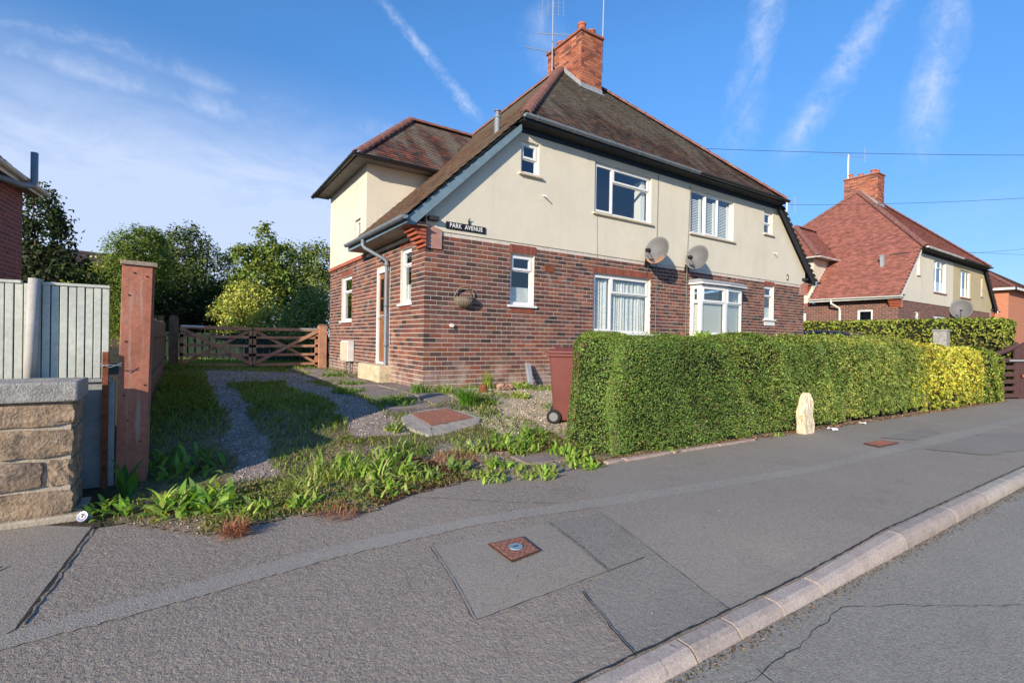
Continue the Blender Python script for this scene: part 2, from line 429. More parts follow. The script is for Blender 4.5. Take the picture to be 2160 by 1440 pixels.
def palette_np(n, cols, jitter=.18):
    cols = np.array(cols); c = cols[rng.integers(0, len(cols), n)]
    return np.clip(c * (1 + rng.normal(0, jitter, (n, 1))) * (1 + rng.normal(0, jitter * .35, (n, 3))), .002, 1)


# ------------------------------------------------------------------ terrain
def ss(t): t = min(1, max(0, t)); return t * t * (3 - 2 * t)
def pz(x): return -.44 - .015 * min(40, max(-10, x))
def kerb_drop(x):    # how far the kerb top is let down at the vehicle crossing
    return .052 if x < -.27 else .052 * (1 - (x + .27) / 1.27) if x < 1.0 else 0
def gz(x, y):
    if y <= -3.8: return pz(x) + .019 * (max(y, -6.4) + 3.8) - (kerb_drop(x) * ss((-5.3 - y) / 1.1) if y < -5.3 else 0)
    t = ss((y + 3.8) / 3.0); z = pz(x) * (1 - t)
    return z + .1 * ss((-x - 1) / 2.5) * ss((y - 2) / 4)

def frange(a, b, st):
    r = []; x = a
    while x < b - 1e-6: r.append(x); x += st
    return r

def ground_grid(xs, ys, zf, name, mat, cf=None, parent=None, keep=None, **tags):
    V = np.array([(x, y, zf(x, y)) for y in ys for x in xs]); nx = len(xs)
    F = np.array([(j * nx + i, j * nx + i + 1, (j + 1) * nx + i + 1, (j + 1) * nx + i) for j in range(len(ys) - 1) for i in range(nx - 1)])
    pc = np.array([cf(x, y) for y in ys for x in xs]) if cf else None
    if cf: C = np.ones((len(F), 3))
    else: C = np.ones((len(F), 3))
    if keep is not None:
        kk = np.array([keep(*V[f].mean(0)[:2]) for f in F]); F, C = F[kk], C[kk]
    o = np_mesh(name, V, F, C, mat, parent, smooth=True, **tags)
    if pc is not None:
        me = o.data; me.attributes.remove(me.attributes['col']); at = me.attributes.new('col', 'FLOAT_COLOR', 'POINT')
        at.data.foreach_set('color', np.concatenate([pc, np.ones((len(pc), 1))], 1).astype(np.float32).ravel())
    return o

def soil_extra(n, pos, c):
    f = n.ramp(n.noise(pos, 1.6, 6, .65), .42, .62); c = n.mix(f, c, (.055, .065, .02))
    f = n.ramp(n.noise(pos, 14, 5, .7), .55, .7); return n.mix(n.math('MULTIPLY', f, .6), c, (.13, .095, .06))
M('soil', (.075, .058, .038), .97, ((30, .25),), ((60, .02), (14, .03)), extra=soil_extra)
gx = [-600, -150, -60, -30, -15] + frange(-10, 22, .5) + [22, 24, 27, 30, 34, 40, 60, 120, 300, 700]
gy = [-600, -150, -60, -30, -16, -10] + frange(-7, -3.9, .5) + frange(-3.9, 9, .25) + [9, 11, 14, 18, 24, 35, 60, 120, 300, 700]
def base_z(x, y): return (gz(x, y) - (.35 if y < -6 else .05 if y < -3.85 else .0)) if y > -20 else -1.0
ground_grid(gx, gy, base_z, 'ground', 'soil', kind='structure')

# ------------------------------------------------------------------ pavement, kerb, road
KY = -6.42      # back edge of the kerb
def pave_sheet(pts, lift, name, mat, parent=None, **tags):
    """polygon in plan laid on the pavement plane"""
    bm = bmesh.new(); bm.faces.new([bm.verts.new((x, y, 0)) for x, y in pts])
    def cut(co, no): bmesh.ops.bisect_plane(bm, geom=bm.verts[:] + bm.edges[:] + bm.faces[:], dist=1e-5, plane_co=co, plane_no=no)
    x0, x1 = min(p[0] for p in pts), max(p[0] for p in pts); y0, y1 = min(p[1] for p in pts), max(p[1] for p in pts)
    for y in (-6.25, -6.1, -5.95, -5.8, -5.65, -5.5, -5.4, -5.3, -5.0, -4.6, -4.1):
        if y0 < y < y1: cut((0, y, 0), (0, 1, 0))
    for x in frange(-1, 1.2, .1):
        if x0 < x < x1: cut((x, 0, 0), (1, 0, 0))
    for v in bm.verts: v.co.z = gz(v.co.x, v.co.y) + lift
    bmesh.ops.recalc_face_normals(bm, faces=bm.faces[:])
    me = bpy.data.meshes.new(name); bm.to_mesh(me); bm.free(); me.materials.append(MATS[mat]); return link(name, me, parent, **tags)
pv = [-60, -20] + frange(-8, -1, .5) + frange(-1, 2, .1) + frange(2, 10, .5) + [10, 15, 20, 26, 33, 40, 60]
pyv = [KY, -6.25, -6.1, -5.95, -5.8, -5.65, -5.5, -5.4, -5.3, -5.0, -4.6, -4.1, -3.75]
pav = ground_grid(pv, pyv, lambda x, y: gz(x, y), 'pavement', 'pavement_old', kind='structure')
def rag(pts, step=.10, amp=.012):
    out = []
    for (x0, y0), (x1, y1) in zip(pts, pts[1:] + pts[:1]):
        L = math.hypot(x1 - x0, y1 - y0); k = max(1, int(L / step))
        for i in range(k):
            t = i / k; out.append((x0 + (x1 - x0) * t + random.uniform(-amp, amp), y0 + (y1 - y0) * t + random.uniform(-amp, amp)))
    return out
def strip_sheet(top, bot, lift, name, mat, parent=None):
    mb = MB(); n = 60
    def at(l, x):
        for (x0, y0), (x1, y1) in zip(l, l[1:]):
            if x <= x1 or (x1, y1) == l[-1]: return y0 + (y1 - y0) * (x - x0) / (x1 - x0)
    xs = np.concatenate([np.linspace(top[0][0], 4, 420), np.linspace(4.1, top[-1][0], 120)]); row = []
    for x in xs:
        a, b = at(top, x) + random.uniform(-.009, .009) - .012, at(bot, x) + random.uniform(-.009, .009) + .012
        row.append(((x, b, gz(x, b) + lift), (x, a, gz(x, a) + lift)))
    for p, q in zip(row, row[1:]): mb.quad(p[0], q[0], q[1], p[1])
    return mb.build(name, mat, parent)
# smoother newer surfacing to the right of the drive, then trench reinstatements on top of it
pave_sheet(rag([(-.72, -5.02), (-1.02, KY + .005), (4, KY + .005), (10, KY + .005), (19, KY + .005), (19, -3.9), (9.5, -3.88), (3, -3.92), (.5, -4.12), (-.3, -4.5)], .25, .01), .002, 'resurfaced_area', 'pavement_smooth', pav)
strip_sheet([(-8, -5.1), (-4.1, -4.97), (-3.6, -4.87), (-2.66, -4.73), (-1.63, -4.72), (-.28, -4.86), (2.47, -5.14), (7.3, -5.12), (30, -5.15)],
            [(-8, -5.25), (-4.1, -5.12), (-3.6, -5.07), (-2.71, -4.93), (-1.72, -4.88), (-.46, -5.04), (2.13, -5.30), (7, -5.40), (30, -5.4)], .0045, 'trench_strip', 'pavement_band', pav)
pave_sheet(rag([(-2.14, -5.06), (-2.27, -5.86), (-1.33, -5.82), (-1.21, -5.07)], .1, .006), .0022, 'asphalt_patch', 'pavement_patch', pav)
pave_sheet(rag([(-1.20, -5.08), (-1.325, -5.83), (-1.62, -5.90), (-1.76, KY + .01), (-1.03, KY + .01), (-.735, -5.10)], .1, .006), .0022, 'asphalt_patch', 'pavement_dark', pav)
pave_sheet(rag([(-4.6, KY + .8), (-4.05, -4.95), (-3.94, -3.72), (-4.2, -3.56), (-6, -3.56), (-7, KY + .8)], .2, .003), .0035, 'asphalt_patch', 'pavement_smooth', pav)
pave_sheet(rag([(5.2, -5.45), (7.9, -5.42), (9.4, -5.9), (7.2, -6.2), (5.6, -6.0)], .15, .03), .010, 'asphalt_patch', 'pavement_dark', pav)
pave_sheet(rag([(5.6, -4.75), (7.7, -4.75), (7.2, -5.05), (5.9, -5.1)], .15, .03), .010, 'asphalt_patch', 'pavement_dark', pav)

def crack(pts, w, name, mat, parent, zf, lift, n=None, amp=.012):
    mb = MB(); path = []
    for (x0, y0), (x1, y1) in zip(pts, pts[1:]):
        k = max(2, int(math.hypot(x1 - x0, y1 - y0) / .05))
        for i in range(k): t = i / k; path.append((x0 + (x1 - x0) * t + random.uniform(-amp, amp), y0 + (y1 - y0) * t + random.uniform(-amp, amp)))
    path.append(pts[-1]); prev = None
    for i, (x, y) in enumerate(path):
        a = path[max(0, i - 1)]; b = path[min(len(path) - 1, i + 1)]; dx, dy = b[0] - a[0], b[1] - a[1]; L = math.hypot(dx, dy) or 1
        ww = w * random.uniform(.35, 1.1) / 2; p = ((x - dy / L * ww, y + dx / L * ww), (x + dy / L * ww, y - dx / L * ww))
        q = [(px, py, zf(px, py) + lift) for px, py in p]
        if prev: mb.quad(prev[0], prev[1], q[1], q[0])
        prev = q
    return mb.build(name, mat, parent)
crack([(-3.92, -3.67), (-3.98, -4.3), (-4.04, -4.93)], .020, 'crack', 'tar', pav, gz, .008, amp=.007)
crack([(-2.14, -5.06), (-2.27, -5.86), (-1.33, -5.82), (-1.21, -5.07)], .006, 'crack', 'tar', pav, gz, .014, amp=.004)
crack([(-1.62, -5.90), (-1.76, KY)], .009, 'crack', 'tar', pav, gz, .014, amp=.006)
crack([(-.73, -5.09), (-1.03, KY)], .005, 'crack', 'tar', pav, gz, .014, amp=.004)
crack([(-1.33, -5.82), (-1.0, -5.8)], .008, 'crack', 'tar', pav, gz, .014, amp=.004)
crack([(-4.4, -4.45), (-4.25, -4.2)], .016, 'crack', 'tar', pav, gz, .014)
crack([(-1.9, -4.1), (-1.2, -4.62), (-.9, -4.8)], .008, 'crack', 'tar', pav, gz, .014)

def road_z(x): return gz(x, KY) + kerb_drop(x) - .098
kerb = thing('kerb', 'pinkish granite kerb dropped at the driveway crossing', 'kerb'); kerb['kind'] = 'structure'; del kerb['category']
joints = frange(-9.4, -2.9, .92) + [-2.78, -2.12, -1.48, -1.13, -.72, -.27, 1.0, 2.13] + [2.13 + .95 * i for i in range(1, 34)]
for a, b in zip(joints, joints[1:]):
    g = .008; mb = MB(); c = random.uniform(.86, 1.12); base = (.43 * c, .355 * c, .305 * c) if a < 3 else (.43 * c, .375 * c, .315 * c)
    k = 6; rows = []
    for i in range(k + 1):
        x = a + g + (b - a - 2 * g) * i / k; zt = gz(x, KY) + .004; zr = road_z(x) - .06; d = kerb_drop(x)
        fr = .122
        rows.append([(x, KY, zr), (x, KY, zt), (x, KY - .066, zt), (x, KY - .094, zt - .012), (x, KY - .110, zt - .030), (x, KY - fr, min(zt - .045, road_z(x) + .02) if d > .04 else zt - .06), (x, KY - fr - .006, zr)])
    for p, q in zip(rows, rows[1:]):
        for i in range(6): mb.quad(p[i], q[i], q[i + 1], p[i + 1], base)
    mb.poly(rows[0], base); mb.poly(list(reversed(rows[-1])), base)
    mb.build('kerb_stone', 'granite', kerb)
bed = MB(); prev = None
for x in frange(-9.4, -1.0, .5) + frange(-1.0, 2.0, .1) + frange(2.0, 32, 1.0):
    zt = gz(x, KY) - .005; cur = [(x, KY - .004, zt - .12), (x, KY - .004, zt), (x, KY - .064, zt), (x, KY - .090, zt - .012), (x, KY - .105, zt - .030), (x, KY - .114, zt - .07), (x, KY - .114, zt - .16)]
    if prev:
        for i in range(6): bed.quad(prev[i], cur[i], cur[i + 1], prev[i + 1])
    prev = cur
bed.build('joint_mortar', 'kerb_joint', kerb) if 'kerb_joint' in MATS else (M('kerb_joint', (.10, .085, .07), .95, (30, .2)), bed.build('joint_mortar', 'kerb_joint', kerb))
crack([(-9, KY + .012), (-2, KY + .012), (4, KY + .012), (14, KY + .012)], .014, 'joint', 'tar', pav, gz, .012, amp=.004)
rx = [-80, -20] + frange(-9, 8, .5) + [8, 12, 18, 26, 40, 80]
def rdz(x, y): return road_z(x) + .012 * min(3, (KY - .135 - y)) - .0
road = ground_grid(rx, [-15, -12, -10, -9, -8, -7.4, -7, -6.75, KY - .126], rdz, 'road', 'road_asphalt', kind='structure')
crack([(-1.62, -6.75), (-.9, -6.72), (-.35, -6.66), (-.1, -6.8), (.8, -7.35), (2.2, -8.2)], .0045, 'crack', 'tar', road, rdz, .004)
crack([(-1.3, -6.72), (-1.35, -7.0), (-.9, -7.4), (-.6, -7.9)], .004, 'crack', 'tar', road, rdz, .004)

# loose grit and leaf scraps lying in the gutter
def litter(name, pts_fn, n, cols, size, zf, lift, mat='dry', **tags):
    P = np.array([pts_fn() for _ in range(n)]); Z = np.array([zf(x, y) for x, y in P]) + lift
    P = np.column_stack([P, Z]); s = rng.uniform(.4, 1.3, n) * size
    V, F = leaves_np(P, np.tile((0, 0, 1.0), (n, 1)), s, s * rng.uniform(.3, .8, n), .35)
    V[:, 2] = np.maximum(V[:, 2], np.repeat(Z - lift + .001, 4))
    return np_mesh(name, V, F, palette_np(n, cols, .3), mat, kind='stuff', **tags)
litter('gutter_debris', lambda: (random.uniform(-3, 6), KY - .130 - abs(random.gauss(0, .04))), 2600,
       [(.16, .10, .06), (.25, .15, .07), (.10, .09, .05), (.30, .22, .14)], .014, rdz, .004, label='brown grit and leaf scraps lying along the road gutter', category='debris')
litter('pavement_grit', lambda: (random.uniform(-4.5, 4), random.uniform(-6.4, -4.2)), 500,
       [(.35, .30, .25), (.2, .17, .14), (.45, .42, .38)], .010, gz, .014, label='fine pale grit scattered over the pavement', category='grit')

# ------------------------------------------------------------------ houses
def brick_tex_extra(c1, c2, cm):
    def ex(n, pos, c):
        s = n.n('ShaderNodeSeparateXYZ'); n.put(s.inputs[0], pos); cb = n.n('ShaderNodeCombineXYZ')
        n.put(cb.inputs[0], n.math('ADD', s.outputs[0], s.outputs[1])); n.put(cb.inputs[1], s.outputs[2])
        b = n.n('ShaderNodeTexBrick'); n.put(b.inputs['Vector'], cb.outputs[0]); b.inputs['Scale'].default_value = 1
        b.inputs['Brick Width'].default_value = .225; b.inputs['Row Height'].default_value = .0822; b.inputs['Mortar Size'].default_value = .006
        b.inputs['Color1'].default_value = (*c1, 1); b.inputs['Color2'].default_value = (*c2, 1); b.inputs['Mortar'].default_value = (*cm, 1)
        f = n.ramp(n.noise(pos, 9, 3, .6), .3, .7)
        return n.mix(n.math('MULTIPLY', f, .35), b.outputs['Color'], tuple(x * .6 for x in c2))
    return ex
M('far_brick', (.2, .1, .08), .9, extra=brick_tex_extra((.24, .095, .065), (.12, .06, .05), (.42, .35, .29)))
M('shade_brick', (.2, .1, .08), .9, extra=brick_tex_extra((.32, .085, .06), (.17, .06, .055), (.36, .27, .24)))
M('backland_brick', (.2, .1, .08), .9, extra=brick_tex_extra((.36, .16, .10), (.24, .11, .08), (.42, .35, .29)))

BRICKS = [lin(*c) for c in ((139, 86, 74), (150, 93, 78), (128, 76, 68), (160, 102, 82), (118, 72, 66), (143, 82, 68), (110, 76, 72), (92, 72, 70), (74, 62, 64), (165, 108, 84), (132, 92, 84), (150, 84, 64), (84, 62, 60), (125, 90, 78))]
BW = [9, 9, 9, 6, 8, 7, 7, 6, 4, 4, 7, 3, 4, 6]
def brick_col():
    c = random.choices(BRICKS, BW)[0]; k = random.uniform(.86, 1.14)
    mn = (.245, .112, .085); return tuple((m * .10 + x * .90) * k * w for x, m, w in zip(c, mn, (.76, .84, .82)))

COURSE, BL = .0822, .2275
def lay_bricks(length, z0, z1, openings, off=0.0):
    """stretcher bond; yields (a0, a1, zc, is_full)"""
    out = []; r = 0; z = z0
    while z + COURSE <= z1 + .02:
        lo, hi = z, z + COURSE
        blocks = sorted((a0, a1) for a0, a1, b0, b1 in openings if b0 < hi - .02 and b1 > lo + .02)
        a = off - BL - (BL / 2 if r % 2 else 0)
        while a < length:
            s, e = max(a, 0), min(a + BL, length); segs = [(s, e)] if e > s else []
            for b0, b1 in blocks:
                nx = []
                for p, q in segs:
                    if b1 <= p or b0 >= q: nx.append((p, q))
                    else:
                        if p < b0: nx.append((p, b0))
                        if q > b1: nx.append((b1, q))
                segs = nx
            for p, q in segs:
                if q - p > .03: out.append((p, q, (lo + hi) / 2, q - p > BL - .001))
            a += BL
        z += COURSE; r += 1
    return out

def wall_cells(mb, amap, a0, a1, zlo, ztop, openings, thick):
    """flat wall with openings and their reveals. amap(a, d, z) -> point, d outward. ztop(a) may slope; break points must be in the list"""
    br = sorted({a0, a1} | {x for o in openings for x in o[:2]} | set(getattr(ztop, 'breaks', [])))
    br = [x for x in br if a0 <= x <= a1]
    for p, q in zip(br, br[1:]):
        hs = sorted((o[2], o[3]) for o in openings if o[0] <= p + 1e-6 and o[1] >= q - 1e-6); lo = zlo
        for b, t in hs:
            mb.quad(amap(p, 0, lo), amap(q, 0, lo), amap(q, 0, b), amap(p, 0, b)); lo = t
        mb.quad(amap(p, 0, lo), amap(q, 0, lo), amap(q, 0, ztop(q)), amap(p, 0, ztop(p)))
    for p, q, b, t in openings:
        A = [amap(p, 0, b), amap(q, 0, b), amap(q, 0, t), amap(p, 0, t)]; B = [amap(p, -thick, b), amap(q, -thick, b), amap(q, -thick, t), amap(p, -thick, t)]
        for i in range(4): j = (i + 1) % 4; mb.quad(A[i], A[j], B[j], B[i])

def wbox(mb, amap, a0, d0, z0, a1, d1, z1, col=(1, 1, 1)):
    p, q = amap(a0, d0, z0), amap(a1, d1, z1); mb.box(*p, *q, col)

def window(parent, amap, a0, a1, z0, z1, lights, sill=None, inside=None, recess=.055, frame='white_upvc', room=True, fanout=None):
    """lights: list of (fa0, fz0, fa1, fz1, sash) in fractions of the opening"""
    g = .004; w = .042; d = -recess
    fr = MB(); W_, H_ = a1 - a0, z1 - z0
    for (p, b, q, t) in ((a0 + g, z0 + g, a0 + w, z1 - g), (a1 - w, z0 + g, a1 - g, z1 - g), (a0 + w, z0 + g, a1 - w, z0 + w), (a0 + w, z1 - w, a1 - w, z1 - g)):
        wbox(fr, amap, p, d - .06, b, q, d, t)
    fo = fr.build('window', frame, parent, bevel=.004)
    for i, (f0, b0, f1, b1, sash) in enumerate(lights):
        p, q, b, t = a0 + w + (W_ - 2 * w) * f0, a0 + w + (W_ - 2 * w) * f1, z0 + w + (H_ - 2 * w) * b0, z0 + w + (H_ - 2 * w) * b1
        sw = .045 if sash else .022; dd = d + (.014 if sash else -.008)
        sb = MB()
        e = .0015
        for (x0, y0, x1, y1) in ((p + e, b + e, p + sw, t - e), (q - sw, b + e, q - e, t - e), (p + sw, b + e, q - sw, b + sw), (p + sw, t - sw, q - sw, t - e)):
            wbox(sb, amap, x0, d - .045, y0, x1, dd, y1)
        sb.build('sash', frame, fo, bevel=.003)
        pn = MB(); pn.quad(amap(p + sw - .004, dd - .022, b + sw - .004), amap(q - sw + .004, dd - .022, b + sw - .004), amap(q - sw + .004, dd - .022, t - sw + .004), amap(p + sw - .004, dd - .022, t - sw + .004))
        pn.build('pane', 'glass', fo)
    if sill:
        sb = MB(); wbox(sb, amap, a0 - .06, -.03, z0 - .045, a1 + .06, sill[1], z0 - .002); sb.build('sill', sill[0], fo, bevel=.006)
    if room:
        rb = MB(); D = -.9
        P = lambda a, dd, z: amap(a, dd, z)
        x0, x1, y0, y1 = a0 - .3, a1 + .3, z0 - .3, z1 + .15
        rb.quad(P(x0, D, y0), P(x1, D, y0), P(x1, D, y1), P(x0, D, y1))
        for (s, t2) in (((x0, y0), (x1, y0)), ((x1, y0), (x1, y1)), ((x1, y1), (x0, y1)), ((x0, y1), (x0, y0))):
            rb.quad(P(s[0], -.13, s[1]), P(t2[0], -.13, t2[1]), P(t2[0], D, t2[1]), P(s[0], D, s[1]))
        for (s0, s1, t0, t1) in ((x0, a0, y0, y1), (a1, x1, y0, y1), (a0, a1, y0, z0), (a0, a1, z1, y1)):
            rb.quad(P(s0, -.129, t0), P(s1, -.129, t0), P(s1, -.129, t1), P(s0, -.129, t1))
        rb.build('room_interior', 'dark_room', fo)
    if inside == 'net':
        cb = MB(); n = int(W_ / .012); prev = None
        for i in range(n + 1):
            a = a0 + .05 + (W_ - .1) * i / n; dd = -.150 + .018 * math.sin(a * 62 + math.sin(a * 9) * 3) + .012 * math.sin(a * 23)
            cur = (amap(a, dd, z0 + .04), amap(a, dd, z1 - .1))
            if prev: cb.quad(prev[0], cur[0], cur[1], prev[1])
            prev = cur
        cb.build('net_curtain', 'net_curtain', fo, smooth=True)
    if inside == 'half_net':
        cb = MB(); cb.quad(amap(a0, -.125, z0), amap(a1, -.125, z0), amap(a1, -.125, z0 + H_ * .36), amap(a0, -.125, z0 + H_ * .36)); cb.build('frosted_film', 'net_curtain', fo)
    if inside == 'shutter':
        for (f0, b0, f1, b1, sash) in lights:
            p, q = a0 + W_ * f0 + .05, a0 + W_ * f1 - .03; b, t = z0 + H_ * b0 + .03, z0 + H_ * b1 - .16
            cb = MB(); wbox(cb, amap, p, -.155, b, p + .06, -.125, t); wbox(cb, amap, q - .09, -.155, b, q, -.125, t)
            z = b + .03
            while z < t - .03:
                A = [amap(p + .065, -.135, z), amap(q - .09, -.135, z), amap(q - .09, -.150, z + .030), amap(p + .065, -.150, z + .030)]
                cb.poly(A); z += .042
            cb.build('shutter', 'blind', fo)
    if inside == 'blind':
        cb = MB(); z = z0 + .03
        while z < z0 + H_ * .62:
            A = [amap(a0 + .04, -.135, z + .003), amap(a1 - .04, -.135, z + .003), amap(a1 - .04, -.12, z + .03), amap(a0 + .04, -.12, z + .03)]
            cb.poly(A); z += .032
        cb.build('blind', 'blind', fo)
    if inside == 'curtain_edge':
        cb = MB(); wbox(cb, amap, a1 - .20, -.35, z0, a1 - .06, -.15, z1 - .1); cb.build('curtain', 'blind', fo)
    return fo

def lintel(parent, amap, a0, a1, z, h=.165):
    mb = MB(); a = a0
    while a < a1 - .02:
        k = random.uniform(.8, 1.2); col = tuple(c * k for c in (.25, .08, .055))
        wbox(mb, amap, a + .005, 0.0, z + .004, min(a + .0635, a1), .012, z + h, col); a += .0685
    return mb.build('lintel', 'red_brick_trim', parent)

K = .965
TW, TE = .168, .102
def tile_slope(parent, O, eu, ev, poly, cols, mat, name='roof_slope', single=0, lift=.0):
    """O eave origin, eu along the eave, ev up the slope, poly in (u, v) coordinates; laid as overlapping plain tiles"""
    O, eu, ev = Vector(O), Vector(eu).normalized(), Vector(ev).normalized(); nn = eu.cross(ev).normalized()
    if nn.z < 0: nn = -nn
    sheet = MB(); sheet.poly([tuple(O + eu * u + ev * v - nn * .015) for u, v in poly])
    so_ = sheet.build(name, 'dark_soffit', parent)
    pts = np.array(poly); us, vs_ = pts[:, 0], pts[:, 1]
    def inside(u, v):
        c = False; j = len(poly) - 1
        for i in range(len(poly)):
            (xi, yi), (xj, yj) = poly[i], poly[j]
            if (yi > v) != (yj > v) and u < (xj - xi) * (v - yi) / (yj - yi) + xi: c = not c
            j = i
        return c
    items = []; r = 0; v = vs_.min()
    while v < vs_.max():
        u = us.min() - (TW / 2 if r % 2 else 0)
        while u < us.max() + TW:
            uc = min(max(u, us.min() + .03), us.max() - .03)
            if inside(uc, v + TE * .5) and us.min() - TW * .45 < u < us.max() + TW * .45: items.append((u, v))
            u += TW
        v += TE; r += 1
    def tile(mb, u, v, col, base=None):
        o = O + eu * u + ev * v if base is None else Vector((0, 0, 0))
        w = TW * .485; up = ev * (TE * 1.45)
        w0, w1 = (w, w) if base is not None else (min(w, u - us.min() + (.035 if int(round(v / TE)) % 2 and u - us.min() < w else 0)), min(w, us.max() - u)); a, b = o - eu * w0, o + eu * w1
        j = random.uniform(0, .006); l0, l1 = nn * (.022 + j), nn * (.002)
        low = nn * (.006 + j)
        s0 = ev * random.uniform(-.004, .004)
        mb.add([a + low + s0, b + low + s0, b + l0 + s0, a + l0 + s0, b + up + l1, a + up + l1], ((0, 1, 2, 3), (3, 2, 4, 5), (1, 4, 2), (0, 3, 5)), col)
    def tcol(): 
        k = random.uniform(.72, 1.25); return tuple(c * k for c in random.choice(cols))
    if single:
        wp = parent.matrix_world.translation if parent else Vector()
        items.sort(key=lambda t: (O + eu * t[0] + ev * t[1] - CAM).length)
        var = []
        for i in range(10):
            mb = MB(); tile(mb, 0, 0, tcol(), 1); var.append(mb.mesh('roof_tile', mat))
        for u, v in items[:single]: link('roof_tile', random.choice(var), so_, O + eu * u + ev * v)
        items = items[single:]
    mb = MB()
    for u, v in items: tile(mb, u, v, tcol())
    if items: mb.build('roof_tiles', mat, so_, kind='stuff')
    return so_

def hip_tiles(parent, p, q, mat='hip_tile', r=.125, name='hip_tile', step=.33):
    p, q = Vector(p), Vector(q); d = q - p; L = d.length; d.normalize(); n = max(1, round(L / step)); side = d.cross(Vector((0, 0, 1))).normalized(); up = side.cross(d)
    st = L / n; mb = MB(); m = 7
    ang = [math.pi * (i / m) for i in range(m + 1)]
    ring = lambda t, rr: [side * math.cos(a) * rr + up * (math.sin(a) * rr * .8 - .035) + d * t for a in ang]
    vs = ring(0, r * 1.06) + ring(st * 1.06, r * .95) + ring(0, r * .86); k = m + 1; fs = []
    for i in range(m): fs.append((i, i + 1, k + i + 1, k + i)); fs.append((2 * k + i, 2 * k + i + 1, i + 1, i))
    mb.add(vs, fs); me = mb.mesh(name, mat)
    for i in range(n): link(name, me, parent, p + d * (st * i))

def gutter(parent, path_fn, p, q, mat='grey_gutter', r=.058, name='gutter', brackets=1.0):
    """half round gutter with clips and unions"""
    p, q = Vector(p), Vector(q); d = (q - p).normalized(); side = d.cross(Vector((0, 0, 1))).normalized(); up = Vector((0, 0, 1)); mb = MB(); m = 8
    arc = [(-math.cos(math.pi * i / m) * r, -math.sin(math.pi * i / m) * r) for i in range(m + 1)]
    def ring(o, k): return [o + side * x * k + up * y * k for x, y in arc]
    A, B = ring(p, 1), ring(q, 1); a2, b2 = ring(p, .9), ring(q, .9)
    vs = A + B + a2 + b2; k = m + 1
    fs = [(i, i + 1, k + i + 1, k + i) for i in range(m)] + [(2 * k + i + 1, 2 * k + i, 3 * k + i, 3 * k + i + 1) for i in range(m)] + [(0, k, 3 * k, 2 * k), (m, 2 * k + m, 3 * k + m, k + m), tuple(range(k)), tuple(range(k, 2 * k))]
    mb.add(vs, fs)
    L = (q - p).length; n = max(1, int(L / brackets)); 
    for i in range(n + 1):
        o = p + d * (L * (i + .3) / (n + .6)); ra, rb = ring(o - d * .022, 1.10), ring(o + d * .022, 1.10)
        mb.add(ra + rb, [(j, j + 1, k + j + 1, k + j) for j in range(m)] + [tuple(range(k)), tuple(range(k, 2 * k))])
    return mb.build(name, mat, parent, smooth=False)

FRONT = lambda a, d, z: (a, -d, z)
SIDE = lambda a, d, z: (-d, a, z)
TOPK = 5.13
def left_z(x): return TOPK + K * (x - 1.85)

